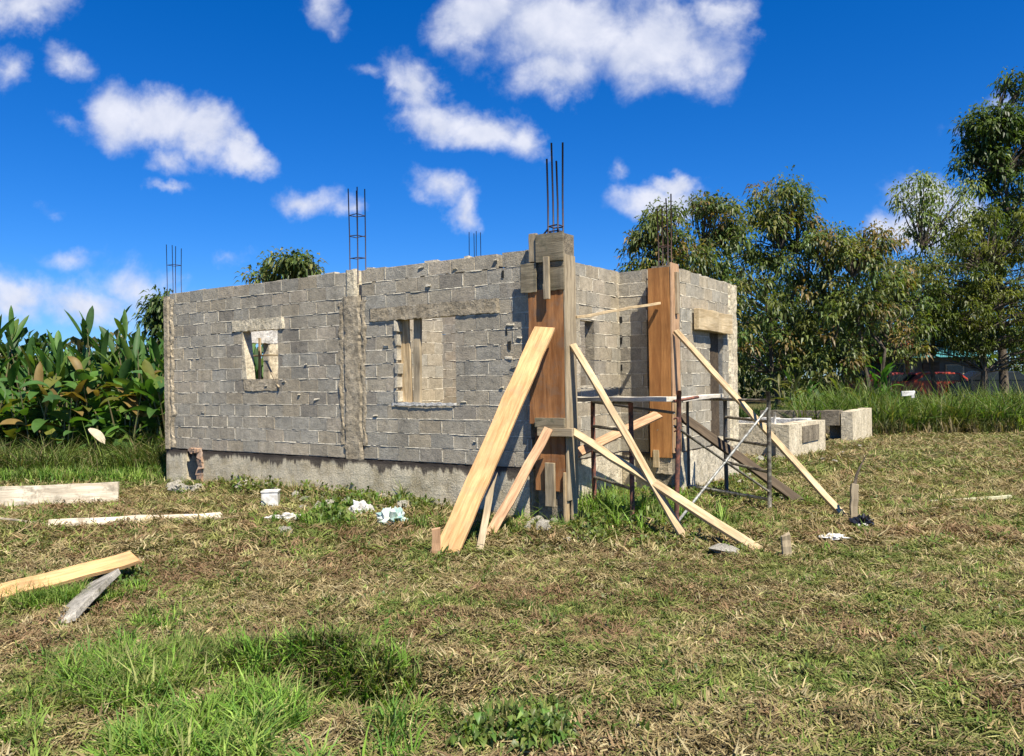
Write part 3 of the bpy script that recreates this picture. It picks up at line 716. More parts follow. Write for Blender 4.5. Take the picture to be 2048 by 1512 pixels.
plank('scaffold_board', q, p+Vector((.0, .08, .01)), .16, .055, M['pale_board'], 'cement whitened board lying on top of the scaffold, left half', 'board', group='scaffold boards')
plank('scaffold_board', p+Vector((.06, .14, .0)), upz(M_f, Zt+.04)+Vector((.35, -.45, 0)), .14, .05, M['pale_board'], 'short whitened board on top of the scaffold, right of the tall rusty leg', 'board', group='scaffold boards')
a, b = gp(1192, 1022), gp(1306, 1050)
plank('ground_stick', a+Vector((0, 0, .05)), b+Vector((0, 0, .05)), .05, .04, M['weath'], 'grey stick lying in the lush grass below the scaffold', 'stick')
# ------------------------------------------------------------------ low foundation walls on the right
def foundation(px, py, ang, segs, label, m='conc_lite'):
    o = gp(px, py); e = empty('foundation_wall', (o.x, o.y, 0), -ang, label, 'low wall', 'low unfinished foundation walls')
    for i, (x0, x1, y0, y1, z1, mm) in enumerate(segs):
        mb = MB(); n = max(2, int(max(x1-x0, y1-y0)/.35)); lx = (x1-x0) > (y1-y0)
        for k in range(n):
            a0 = k/n; a1 = (k+1)/n; dz = R(-.012, .012)
            if lx: mb.box(x0+(x1-x0)*a0, x0+(x1-x0)*a1-.004, y0, y1, -.15, z1+dz, (1, 1, 1), .003)
            else: mb.box(x0, x1, y0+(y1-y0)*a0, y0+(y1-y0)*a1-.004, -.15, z1+dz, (1, 1, 1), .003)
        mb.build('wall_segment', M[mm], e)
    return e
fo = foundation(1579, 917, .70, [(-.30, 0, 0, 2.25, .74, 'conc_lite'), (-2.6, -.31, .25, .55, .72, 'conc_lite'), (-2.9, -2.61, -.1, 2.2, .73, 'conc_lite'), (-2.6, -.31, 1.95, 2.25, .76, 'conc_white')],
    'cream concrete foundation box with dirty blocks and short pipe stubs, right beside the door wall')
mb = MB(); mb.box(0, .03, .75, 1.75, .30, .66, (1, 1, 1), .006); mb.build('patch_block', M['conc_dark'], fo)
mb = MB(); mb.tube([(-.45, .35, .6), (-.45, .35, .98)], .03, 10); mb.build('pipe_stub', M['white'], fo, smooth=True)
mb = MB(); mb.tube([(-.62, .38, .6), (-.62, .38, .97)], .03, 10); mb.build('pipe_stub', M['galv'], fo, smooth=True)
fo2 = foundation(1706, 884, .62, [(-.3, 0, 0, 2.4, .8, 'conc_lite'), (-.72, -.31, .5, .9, .78, 'conc_dark'), (-3.2, -.33, 2.1, 2.4, .72, 'conc_dark')],
    'small mottled concrete stub wall farther back, at the left end of the tall grass')
mb = MB(); mb.box(-.8, -.33, -.05, .45, .42, .82, (1, 1, 1), .01); mb.build('wall_block', M['conc_dark'], fo2)  # shaded left block, its shade put into the darker concrete
# ------------------------------------------------------------------ loose timber and debris
a = gp(-70, 1022); b = gp(237, 1001); b2 = Vector((b.x, b.y, 0))
plank('cement_board', Vector((a.x, a.y, .15)), Vector((b.x, b.y, b.z+.135)), .30, .06, M['cem_wood'], 'thick cement crusted board standing on edge at the left border, behind the thinner whitened board', 'board', up=(-.1, -1, 0.1), ends=.01)
a = gp(105, 1056); b = gp(440, 1040)
plank('whitened_board', a+Vector((0, 0, .05)), b+Vector((0, 0, .05)), .12, .03, M['cem_wood'], 'long thin whitened board lying flat in the grass before the left end of the house', 'board', up=(0, -.75, .65), ends=.06, segs=8, warp=.012)
a = gp(430, 1046); b = gp(478, 1038); plank('wood_splinter', a+Vector((0, 0, .05)), b+Vector((0, 0, .03)), .04, .02, M['weath'], 'small grey splinter off the right tip of the long whitened board', 'stick')
a = gp(-40, 1222); b = gp(270, 1158)
plank('pine_plank', Vector((a.x, a.y, a.z+.10)), Vector((b.x, b.y, b.z+.20)), .20, .035, M['pine'], 'fresh pine plank at the left border resting on a slanting grey slab', 'plank', up=(0, -.5, .85), segs=8, ends=.05)
a = gp(118, 1250); b = gp(200, 1200)
plank('broken_slab', Vector((a.x, a.y, .0)), Vector((b.x, b.y+.1, b.z+.16)), .28, .05, m_conc('mossy_slab', (.12, .11, .085), (.5, .46, .38)), 'short weathered broken slab propping up the pine plank at the lower left', 'slab', up=(-.35, -.6, .7), ends=.05)
# bucket-like white block by the wall
p = gp(542, 1014)
BK = empty('plastic_container', p, .12, 'worn white square container standing in the grass before the small front window', 'container')
mb = MB(); 
BK.scale = (.85, .85, .85)
for (x0, x1, y0, y1) in ((-.135, .135, -.12, -.105), (-.135, .135, .105, .12), (-.135, -.12, -.104, .104), (.12, .135, -.104, .104)): mb.box(x0, x1, y0, y1, -.02, .28, (1, 1, 1), .004)
mb.box(-.12, .12, -.104, .104, -.02, .24, (1, 1, 1)); mb.build('body', M['white'], BK, bevel=.008)
mb = MB(); mb.box(-.145, .145, -.13, -.122, .26, .285); mb.box(-.145, .145, .122, .13, .26, .285); mb.box(-.145, -.137, -.121, .121, .26, .285); mb.box(.137, .145, -.121, .121, .26, .285); mb.build('rim', M['white'], BK, bevel=.003)
def blob(mb, c, r, sq=(1, 1, 1), n=7, amp=.3, col=(1, 1, 1), rough_=2.2):
    o = len(mb.v); ph = R(0, 99); rings = n
    for i in range(rings+1):
        th = math.pi*i/rings
        for k in range(2*n):
            ph2 = math.pi*k/n; d = Vector((math.sin(th)*math.cos(ph2), math.sin(th)*math.sin(ph2), math.cos(th)))
            rr = r*(1+amp*mn.noise(d*rough_+Vector((ph, 0, 0)))+amp*.5*mn.noise(d*rough_*3+Vector((ph, 0, 0))))
            mb.v.append((c[0]+d.x*rr*sq[0], c[1]+d.y*rr*sq[1], c[2]+d.z*rr*sq[2]))
    for i in range(rings):
        for k in range(2*n):
            a_ = o+i*2*n+k; b_ = o+i*2*n+(k+1) % (2*n); mb.f.append((a_, a_+2*n, b_+2*n, b_)); mb.c.append(col)
# bags and scraps
def bag(name, px, py, r, m, label, cat, sq=(1.3, .9, .6), amp=.6):
    p = gp(px, py); mb = MB(); blob(mb, (0, 0, r*.35), r, sq, 12, amp, rough_=3.2)
    return tag(mb.build(name, M[m], loc=p, smooth=False), label, cat)
bag('plastic_bag', 783, 1048, .13, 'teal', 'crumpled teal and white plastic bag in the rubbish before the larger window', 'bag', (1.2, .8, 1.0), .8)
bag('rubbish_sack', 722, 1030, .13, 'white', 'crumpled pale sack lying left of the teal bag', 'sack', (1.0, .6, .9), .8)
bag('black_bag', 1724, 1054, .10, 'black', 'shiny black plastic bag at the foot of the long brace on the right', 'bag', (1.15, .9, .9), .8)
bag('white_scrap', 1664, 1080, .085, 'white', 'flat white scrap on the grass between the black bag and the small stake', 'scrap', (1.5, .9, .35), .8)
bag('white_rag', 575, 1043, .11, 'conc_white', 'crumpled off-white rag in the grass below the white container', 'rag', (1.9, .6, .45), .9)
# rubble stones at the foot of the wall: each its own
stone_src = []
for k in range(5):
    mb = MB(); blob(mb, (0, 0, 0), 1, (1, .85, .7), 5, .55); me_o = mb.build('rubble_stone', M['stone']); stone_src.append(me_o.data); bpy.data.objects.remove(me_o)
def stone(px, py, r, label, sq=1):
    p = gp(px, py); o = bpy.data.objects.new('rubble_stone', random.choice(stone_src)); COL.objects.link(o)
    o.location = p+Vector((0, 0, r*.7)); r *= 1.7; o.scale = (r*R(.9, 1.3), r*R(.8, 1.1), r*R(.7, 1)*sq); o.rotation_euler = (R(-.3, .3), R(-.3, .3), R(0, 6))
    tag(o, label, 'stone', 'rubble stones'); return o
LB = {0: 'pale rubble stone at the left foot of the house, under its corner', 1: 'rubble stone in the heap between the niche and the white container', 2: 'rubble stone in the grass between the container and the teal bag', 3: 'chunk of rubble at the foot of the nearest column formwork', 4: 'small pale stone lying in the grass right of the scaffold'}
for i in range(7): stone(R(338, 400), R(972, 985), R(.04, .08), LB[0])
for i in range(22): stone(R(470, 600), R(958, 985), R(.04, .085), LB[1])
for i in range(16): stone(R(590, 860), R(995, 1030), R(.03, .08), LB[2])
for i in range(9): stone(R(1045, 1120), R(1042, 1062), R(.03, .07), LB[3])
for (x, y) in ((1719, 893), (1682, 908), (1645, 921), (1670, 925), (1497, 952), (1520, 922), (1484, 968), (1560, 1000)): stone(x, y, R(.035, .06), LB[4], .7)
stone(570, 1068, .05, 'single pale stone low in the grass beneath the white rag'); stone(1448, 1112, .09, 'flat stone by the lower end of the low brace', .4)
stone(1133, 1085, .03, 'tiny white stone in the grass in front of the nearest column')
# stakes and twigs
p = gp(1706, 1040); plank('wooden_post', p-Vector((0, 0, .1)), at(1709, 968, p.y), .09, .05, M['weath'], 'short brown post standing beside the black bag', 'post', up=(0, -1, 0), ends=.015)
mb = MB(); P = [at(1709, 970, p.y), at(1713, 950, p.y), at(1722, 930, p.y+.05), at(1733, 910, p.y+.1)]
tag((lambda: (mb.tube([q-p for q in P], [.022, .018, .01, .005], 7), mb.build('dry_twig', M['bark'], loc=p, smooth=True))[1])(), 'bent dry twig rising from the top of the short brown post', 'twig')
p = gp(1575, 1120); plank('small_stake', p-Vector((0, 0, .1)), at(1571, 1068, p.y), .085, .035, M['weath'], 'small grey stake poking up right of the end of the low brace', 'stake', up=(.1, -1, 0), ends=.03)
a, b = gp(1862, 1008), gp(2022, 1002); plank('bamboo_cane', a+Vector((0, 0, .03)), b+Vector((0, 0, .06)), .05, .04, m_wood('green_cane', (.36, .36, .20), (.62, .58, .38), .1), 'pale greenish cane lying in the grass at the right, thicker of the two', 'cane')
a, b = gp(1800, 1022), gp(2040, 1014); plank('thin_cane', a+Vector((0, 0, .02)), b+Vector((0, 0, .03)), .022, .02, M['weath'], 'thin pale cane lying just in front of the thicker cane at the right', 'cane')
a, b = gp(1133, 1119), gp(1192, 1120); plank('straw_stick', a+Vector((0, 0, .02)), b+Vector((0, 0, .02)), .015, .012, M['pine_pale'], 'thin straight stick lying in the grass in front of the nearest column', 'stick')
a, b = gp(93, 1020), gp(110, 1050); plank('upright_splinter', b, Vector((a.x, b.y, .17)), .02, .015, M['cem_wood'], 'small splinter standing at the left tip of the long whitened board', 'stick', up=(0, -1, 0))
# ------------------------------------------------------------------ grass
def inhouse(x, y):
    dx, dy = x-AX, y-AY; u = dx*CY-dy*SY; v = dx*SY+dy*CY
    return ((u > UL-.05) & (u < .02) & (v > -.02) & (v < 5.7)) | ((u > -.1) & (u < UR+.02) & (v > 2.62) & (v < 5.7))
def scatter(n, y0, y1, spread=.82, power=1.0):
    t = rng.random(n); y = (y0**(2-power)+t*(y1**(2-power)-y0**(2-power)))**(1/(2-power)) if power != 2 else y0*(y1/y0)**t
    x = (rng.random(n)*2-1)*spread*y
    k = ~inhouse(x, y); return x[k], y[k]
def P3(x, y, dz=0): return np.stack([x, y, hgt(x, y)+dz], 1)
def pal(n, cols, jit=.25):
    c = np.array(cols)[rng.integers(0, len(cols), n)]; return c*(1+(rng.random((n, 1))-.5)*2*jit)
# greenness field
def green(x, y):
    def bl(cx, cy, rx, ry): return np.exp(-((x-cx)/rx)**2-((y-cy)/ry)**2)
    g_ = bl(-1.9, 4.6, .55, .55)*.9+bl(-1.1, 4.2, .9, .22)*.9+bl(-2.3, 5.9, .35, .6)*.6+bl(-1.2, 4.95, .45, .12)*.7
    g_ = g_+bl(.15, 4.2, .35, .12)*.8+bl(1.35, 10.6, 1.0, .8)*1.0+bl(1.1, 9.9, .9, .35)*.8+bl(-3.2, 4.2, .4, .9)*-.5
    g_ = g_+bl(-6.5, 14.5, 3, 1.0)*.9+bl(-2.3, 9.9, .45, .35)*.9+bl(-.3, 9.2, .6, .4)*.6+bl(.1, 6.0, .25, .2)*.4+bl(5.5, 15.5, 1.2, 1.4)*.6+bl(2.5, 5.2, .4, .2)*.3
    return g_*np.clip((fbm(x*2.3+3, y*2.9+1, 3)-.42)*4.0, 0, 1.0)
GR = [(.09, .15, .025), (.13, .19, .035), (.08, .13, .03), (.17, .21, .05), (.12, .14, .04)]
OL = [(.18, .19, .055), (.22, .22, .07), (.14, .165, .045), (.27, .26, .10), (.12, .16, .04)]
ST_ = [(.29, .23, .11), (.34, .275, .14), (.24, .18, .085), (.28, .22, .105), (.38, .32, .175), (.17, .125, .065), (.20, .15, .075)]
RD = [(.22, .145, .08), (.26, .175, .095), (.18, .115, .06)]
# 1 matted dry clippings
def clip(n, y0, y1, lmin, lmax, wd, power=1.0):
    x, y = scatter(n, y0, y1, power=power); n = len(x)
    red = .5*fbm(x*.6+40, y*.9+3, 3)+.5*fbm(x*3.1+4, y*4.2+3, 3); gr = .45*fbm(x*1.1+11, y*1.3+8, 3)+.55*fbm(x*4.1+11, y*5.3+8, 3); r = rng.random(n)
    C = pal(n, ST_); o = pal(n, OL); rr = pal(n, RD); g_ = pal(n, GR)
    pk = r < (.34+(gr-.5)*4.2); C[pk] = o[pk]
    rk = (rng.random(n) < (red-.53)*4); C[rk] = rr[rk]
    gk = rng.random(n) < np.clip(green(x, y), 0, .9)*.7+.03; C[gk] = g_[gk]
    flow = fbm(x*.9+5, y*.9+5, 2)*9
    az = flow+rng.normal(0, 1.5, n)
    tilt = np.clip(rng.normal(1.28, .22, n), .2, 1.55); curl = rng.normal(.15, .25, n)
    return blades(P3(x, y, rng.random(n)*.03), rng.uniform(lmin, lmax, n), rng.uniform(.6, 1.4, n)*wd, az, tilt, curl, C)
def bundles(n, y0, y1, l0, l1, wd, lift=.045):
    """swathes of cut stems lying together, a dozen to a bunch"""
    per = 12; x, y = scatter(n, y0, y1); n = len(x)
    red = .5*fbm(x*.6+40, y*.9+3, 3)+.5*fbm(x*3.1+4, y*4.2+3, 3); gr = .45*fbm(x*1.1+11, y*1.3+8, 3)+.55*fbm(x*4.1+11, y*5.3+8, 3)
    C = pal(n, ST_+ST_+OL); k = rng.random(n) < (.25+(gr-.5)*4); C[k] = pal(n, OL+GR)[k]; k = rng.random(n) < (red-.53)*4.5; C[k] = pal(n, RD)[k]
    az = rng.random(n)*6.28
    X = np.repeat(x, per)+rng.normal(0, .035, n*per); Yy = np.repeat(y, per)+rng.normal(0, .03, n*per); N = n*per
    C = np.repeat(C, per, 0)*(1+(rng.random((N, 1))-.5)*.6)
    return blades(P3(X, Yy, rng.random(N)*lift), rng.uniform(l0, l1, N), rng.uniform(.5, 1.5, N)*wd, np.repeat(az, per)+rng.normal(0, .35, N), np.clip(rng.normal(1.2, .2, N), .3, 1.5), rng.normal(.45, .45, N), C)
pr = [bundles(6200, 3.6, 8, .04, .125, .0078), bundles(4200, 8, 14, .08, .22, .012), clip(120, 4, 12, .2, .4, .009), clip(250000, 3.6, 7.5, .018, .07, .0068), clip(150000, 7.5, 14, .04, .12, .011), clip(60000, 14, 26, .10, .25, .02)]
tag(mass('dry_grass_clippings', *cat3(pr), M['straw']), 'matted dry mown grass clippings covering the field', 'mown grass', kind='stuff')
# 2 short upright grass
def short(n, y0, y1, l0, l1, wd):
    x, y = scatter(n, y0, y1); n = len(x); g_ = green(x, y); nz = fbm(x*1.1+11, y*1.3+8, 4)
    k = rng.random(n) < np.clip(.12+(nz-.5)*2.2+g_, .02, 1); x, y = x[k], y[k]; n = len(x); g_ = g_[k]
    C = pal(n, OL); gg = pal(n, GR); kk = rng.random(n) < .35+g_; C[kk] = gg[kk]
    return blades(P3(x, y), rng.uniform(l0, l1, n)*(1+np.clip(g_, 0, 1)*.8), wd*rng.uniform(.6, 1.3, n), rng.random(n)*6.28, np.abs(rng.normal(.45, .3, n)), rng.uniform(.2, 1.0, n), C)
pr = [short(90000, 3.6, 8, .025, .08, .005), short(70000, 8, 15, .03, .10, .009), short(30000, 15, 26, .06, .15, .02)]
tag(mass('short_grass', *cat3(pr), M['blade']), 'short patchy green and olive grass growing through the clippings', 'short grass', kind='stuff')
# 3 long green grass in tufts
def tufts(n, cx, cy, rx, ry, l0, l1, wd, per=14, cols=GR, tl=.35, mode='n'):
    if mode == 'n': x = rng.normal(cx, rx, n); y = rng.normal(cy, ry, n)
    else: x = rng.uniform(cx-rx, cx+rx, n); y = rng.uniform(cy-ry, cy+ry, n)
    k = ~inhouse(x, y) & (y > 3.3); x, y = x[k], y[k]; kk = fbm(x*2.3+3, y*2.9+1, 3) > rng.uniform(.40, .62, len(x)); x, y = x[kk], y[kk]; n = len(x)
    X = np.repeat(x, per)+rng.normal(0, .02, n*per); Yy = np.repeat(y, per)+rng.normal(0, .02, n*per); N = n*per
    sc = np.repeat(rng.uniform(.6, 1.15, n), per)
    base_c = np.repeat(pal(n, cols, .2), per, 0)*(1+(rng.random((N, 1))-.5)*.5)
    az = rng.random(N)*6.28; 
    return blades(P3(X, Yy), rng.uniform(l0, l1, N)*sc, wd*rng.uniform(.6, 1.4, N), az, np.abs(rng.normal(tl, .22, N)), rng.uniform(.2, 1.1, N), base_c)
GB = [(.13, .25, .03), (.19, .31, .045), (.10, .20, .035), (.25, .35, .07), (.14, .19, .045), (.28, .29, .10)]
DG = [(.16, .13, .06), (.10, .12, .03), (.20, .16, .08), (.07, .09, .025)]
def band(n, pts, wid, *a, **k):     # tufts scattered along a ground polyline given in photo pixels
    out = []
    P = [gp(*p) for p in pts]
    for p, q in zip(P[:-1], P[1:]):
        m_ = max(1, int((q-p).length/.22)); 
        for i in range(m_):
            c_ = p.lerp(q, (i+.5)/m_); out.append(tufts(max(2, n//m_), c_.x, c_.y, wid, wid, *a, **k))
    return cat3(out)
pr = [band(200, [(60, 1380), (140, 1440), (60, 1500)], .16, .08, .22, .009, cols=GB+OL, tl=.6), band(260, [(235, 1200), (240, 1330), (330, 1430)], .17, .08, .24, .009, cols=GB, tl=.6),
      band(520, [(130, 1490), (300, 1470), (480, 1480), (740, 1500)], .17, .09, .27, .010, cols=GB, tl=.6), tufts(40, -1.6, 4.3, .5, .3, .2, .38, .010, cols=GB, tl=.4),
      band(300, [(150, 1330), (330, 1400), (560, 1440)], .17, .07, .24, .009, cols=GB+OL, tl=.6),
      band(300, [(450, 1330), (620, 1340), (830, 1400)], .09, .08, .24, .011, cols=GB+DG, tl=.5),
      band(200, [(330, 1290), (420, 1330)], .12, .05, .2, .006, cols=GB+OL), band(160, [(20, 1200), (90, 1215), (190, 1200)], .10, .06, .22, .007, cols=GB),
      tufts(160, .1, 4.1, .28, .10, .05, .14, .016, 9, cols=GR), tufts(60, .15, 6.1, .2, .10, .05, .13, .006), tufts(60, 2.1, 5.0, .3, .1, .04, .12, .006), tufts(60, 1.4, 4.6, .5, .2, .04, .11, .006),
      tufts(60, 1.3, 6.4, .2, .15, .04, .11, .006), tufts(60, 2.9, 7.4, .4, .15, .04, .12, .007),
      tufts(60, -2.3, 9.9, .3, .2, .12, .3, .012, cols=GB), tufts(90, -.35, 9.25, .35, .25, .08, .22, .012), tufts(50, -1.2, 9.6, .3, .2, .08, .25, .012),
      tufts(420, 1.45, 10.4, .5, .5, .15, .42, .014, cols=GB), tufts(200, 1.2, 9.75, .6, .15, .08, .24, .012), tufts(90, 2.2, 9.6, .3, .2, .06, .2, .012)]
tag(mass('lush_grass', *cat3(pr), M['blade']), 'long bright green grass in tufts at the lower left and under the scaffold', 'tall grass', kind='stuff')
# weeds along the wall foot
pr = []
for i in range(120):
    u = R(-7.7, -.3); p = W(u, -R(.05, .7), 0); pr.append(tufts(2, p.x, p.y, .08, .05, .06, .24, .010, 10, GR+DG+OL))
for i in range(30):
    p = W(UR+R(.05, .3), R(2.7, 5.6), 0); pr.append(tufts(2, p.x, p.y, .08, .05, .06, .2, .012, 10, GR+DG))
for i in range(26):
    p = gp(R(1565, 1660), R(905, 925)); pr.append(tufts(1, p.x, p.y, .05, .05, .08, .22, .015, 10, GR+DG))
p = W(*onv(798, 985, -.1)); pr.append(tufts(4, p.x, p.y, .04, .03, .3, .5, .015, 10, GB))
tag(mass('wall_weeds', *cat3(pr), M['blade']), 'weeds growing along the foot of the house walls', 'weeds', kind='stuff')
# broad leaved ground weeds: rosettes of small leaves, at the wall foot, the lower middle and here and there
def weeds(pts, rad, l0, l1, cols, nl=26):
    P = []; D = []; LL = []; C = []
    for (x, y) in pts:
        if inhouse(np.array([x]), np.array([y]))[0]: continue
        n = int(nl*R(.5, 1.3)); d = rng.normal(size=(n, 3)); d[:, 2] = np.abs(d[:, 2])*.7+.15; d /= np.linalg.norm(d, axis=1)[:, None]
        r = rad*R(.5, 1.3); st_ = d*r*rng.random((n, 1))**.5; st_[:, 0] += x; st_[:, 1] += y; st_[:, 2] = st_[:, 2]*1.1+H(x, y)
        P.append(st_); D.append(d+rng.normal(size=(n, 3))*.4); LL.append(rng.uniform(l0, l1, n)); C.append(pal(n, cols, .35)*R(.8, 1.2))
    D = np.concatenate(D); D /= np.linalg.norm(D, axis=1)[:, None]; LL = np.concatenate(LL)
    return leaves(np.concatenate(P), D, LL, LL*.5, np.concatenate(C), .3)
def pxs(n, x0, x1, y0, y1):
    o = []
    for i in range(n): p = gp(R(x0, x1), R(y0, y1)); o.append((p.x, p.y))
    return o
WC = GR+[(.10, .19, .035), (.16, .22, .06)]; DW = OL+DG+GR
rx, ry = scatter(420, 4.5, 14)
wk = [weeds(pxs(60, 470, 640, 955, 990), .16, .05, .12, DW), weeds(pxs(50, 640, 900, 985, 1030), .12, .04, .10, DW+DW+WC), weeds(pxs(14, 700, 860, 990, 1020), .15, .06, .13, WC), weeds(pxs(20, 340, 460, 965, 990), .12, .04, .10, DW),
      weeds(pxs(45, 1160, 1360, 985, 1060), .15, .05, .13, WC), weeds(pxs(34, 930, 1130, 1450, 1500), .08, .04, .09, WC), weeds(pxs(26, 640, 700, 1015, 1055), .15, .05, .14, WC), weeds(pxs(40, 1150, 1400, 1050, 1090), .10, .04, .10, DW+WC),
      weeds(pxs(50, 1370, 1560, 930, 1010), .12, .05, .12, DW+WC), weeds(pxs(16, 205, 275, 1150, 1185), .10, .04, .09, WC), weeds(pxs(50, 0, 330, 925, 960), .2, .08, .2, WC+DW),
      weeds(list(zip(rx, ry)), .07, .03, .07, DW+WC, 14)]
tag(mass('ground_weeds', *cat3(wk), M['leaf']), 'low broad leaved weeds at the foot of the walls and dotted over the field', 'weeds', kind='stuff')
# tall grass left, before the canna hedge; and the bank on the right
def bank(n, fx, l0, l1, wd, cols, per=12, tl=.25):
    P = [fx() for _ in range(n)]; x = np.array([p[0] for p in P]); y = np.array([p[1] for p in P])
    X = np.repeat(x, per)+rng.normal(0, .06, n*per); Yy = np.repeat(y, per)+rng.normal(0, .06, n*per); N = n*per
    base_c = np.repeat(pal(n, cols, .25), per, 0)*(1+(rng.random((N, 1))-.5)*.5); sc = np.repeat(rng.uniform(.6, 1.1, n)*(.45+1.1*fbm(x*1.7, y*1.7, 2)), per)
    k = ~inhouse(X, Yy)
    return blades(P3(X, Yy)[k], (rng.uniform(l0, l1, N)*sc)[k], (wd*rng.uniform(.6, 1.4, N))[k], (rng.random(N)*6.28)[k], np.abs(rng.normal(tl, .18, N))[k], rng.uniform(.2, 1.0, N)[k], base_c[k])
pr = [bank(1300, lambda: (R(-13, -4.7), R(15.6, 17.6)), .25, 1.0, .018, GR+DG+[(.10, .15, .03)], tl=.5), bank(500, lambda: (R(-10, -5.5), R(14.7, 15.8)), .12, .35, .016, GB)]
tag(mass('tall_grass', *cat3(pr), M['blade']), 'tall green grass before the broad leaved hedge at the left', 'tall grass', kind='stuff')
pr = [bank(2600, lambda: (lambda y: (R(.36, .80)*y+R(-.3, .3), y))(R(24.2, 28)), .6, 1.6, .035, [(.12, .20, .035), (.08, .15, .03), (.17, .24, .05), (.10, .13, .04), (.2, .2, .07)], tl=.4),
      bank(900, lambda: (lambda y: (R(.14, .44)*y, y))(R(25.5, 29)), .4, 1.0, .035, [(.04, .08, .018), (.06, .10, .02)]),
      bank(300, lambda: (lambda y: (R(.40, .80)*y, y))(R(23.6, 24.4)), .2, .6, .03, DG)]
tag(mass('tall_grass', *cat3(pr), M['blade']), 'bank of tall green grass along the far edge of the field at the right', 'tall grass', kind='stuff')
# ------------------------------------------------------------------ broad leaved plants
def bigleaf(base, d0, length, width, col, droop, nseg=7):
    """one paddle leaf with mid rib; returns verts, tris, cols"""
    d = Vector(d0).normalized(); p = Vector(base); V_ = []; T_ = []
    side = d.cross(Vector((0, 0, 1)));
    if side.length < .05: side = Vector((1, 0, 0))
    side.normalize(); tw = Matrix.Rotation(R(-.7, .7), 3, d); side = tw @ side
    for i in range(nseg+1):
        t = i/nseg; w = width*.5*(math.sin(math.pi*min(1, t*.93+.04))**.7)
        if i == nseg: w = .003
        nrm = side.cross(d).normalized()
        V_ += [tuple(p-side*w+nrm*w*.35), tuple(p), tuple(p+side*w+nrm*w*.35)]
        if i < nseg:
            d = (d-Vector((0, 0, 1))*droop/nseg*(1+t)).normalized(); p = p+d*length/nseg
    for i in range(nseg):
        o = i*3
        for a_, b_ in ((0, 1), (1, 2)): T_ += [(o+a_, o+b_, o+3+b_), (o+a_, o+3+b_, o+3+a_)]
    return np.array(V_), np.array(T_), np.tile(np.array(col), (len(V_), 1))
def broad_plant(name, x, y, h, n, label, group, cols, wl=(.5, .8), ww=(.16, .26), spread=.55, cat='plant', up=False):
    z0 = H(x, y); e = empty(name, (x, y, z0), 0, label, cat, group)
    parts = []; st = MB()
    nst = max(3, n//5)
    for s in range(nst):
        az = R(0, 6.28); lx, ly = math.cos(az)*R(0, spread*.5), math.sin(az)*R(0, spread*.5)
        hh = h*R(.6, .95); tipx, tipy = lx*1.8, ly*1.8
        st.tube([(lx*.5, ly*.5, -.05), (lx, ly, hh*.5), (tipx, tipy, hh)], [.022, .018, .01], 5)
        for k in range(n//nst+1):
            t = R(.25, 1.0); zz = hh*t; bx_, by_ = lx+(tipx-lx)*max(0, t*2-1), ly+(tipy-ly)*max(0, t*2-1)
            a2 = R(0, 6.28); el = (R(.9, 1.45) if up else R(.5, 1.35)) if t > .6 else R(.1, 1.0)
            d = (math.cos(a2)*math.cos(el), math.sin(a2)*math.cos(el), math.sin(el))
            c = random.choice(cols); kx = R(.75, 1.25)
            parts.append(bigleaf((bx_, by_, zz), d, R(*wl), R(*ww), tuple(q*kx for q in c), R(.05, .7) if up and t > .6 else R(.1, 1.3)))
    st.build('stem', M['bark'] if False else M['broad'], e)
    mass('foliage', *cat3(parts), M['broad'], e, smooth=True)
    for ch in e.children:
        if ch.name.startswith('stem'):
            ch.data.materials.clear(); ch.data.materials.append(m_stem)
    return e
m_stem = m_plain('green_stem', (.12, .15, .05), .6, col2=(.16, .12, .06), sc=8)
BL = [(.06, .13, .028), (.08, .17, .03), (.05, .11, .03), (.12, .19, .035), (.07, .15, .04)]
BL2 = BL+[(.14, .15, .03), (.22, .15, .05)]
hedge_g = 'broad leaved plants in the hedge left of the house'
rowF = [(-5.6+i*-.62+R(-.15, .15), 18.0+R(-.4, .5)) for i in range(12)]
rowB = [(-5.2+i*-.75+R(-.15, .15), 19.6+R(-.4, .5)) for i in range(13)]
for x, y in rowF: broad_plant('broad_leaf_plant', x, y, R(1.7, 2.4), 42, 'shorter broad leaved plant in the front row of the hedge left of the house', hedge_g, BL2, (.5, .85), (.18, .30), .9)
for x, y in rowB: broad_plant('broad_leaf_plant', x, y, R(2.5, 3.45), 60, 'tall broad leaved plant in the back row of the hedge, upright leaves against the sky', hedge_g+' back row', BL, (.55, 1.0), (.11, .19), .9, up=True)
# pale dead leaf and heap in the hedge
p = gp(193, 915); p.z += .1
mass_l = bigleaf((0, 0, .05), (.5, -.2, -.25), .55, .2, (.5, .42, .30), .3); o = mass('dead_leaf', *mass_l, M['straw']); o.location = at(178, 862, 16.9); tag(o, 'large pale dry leaf hanging in front of the hedge foot left of the house', 'leaf')
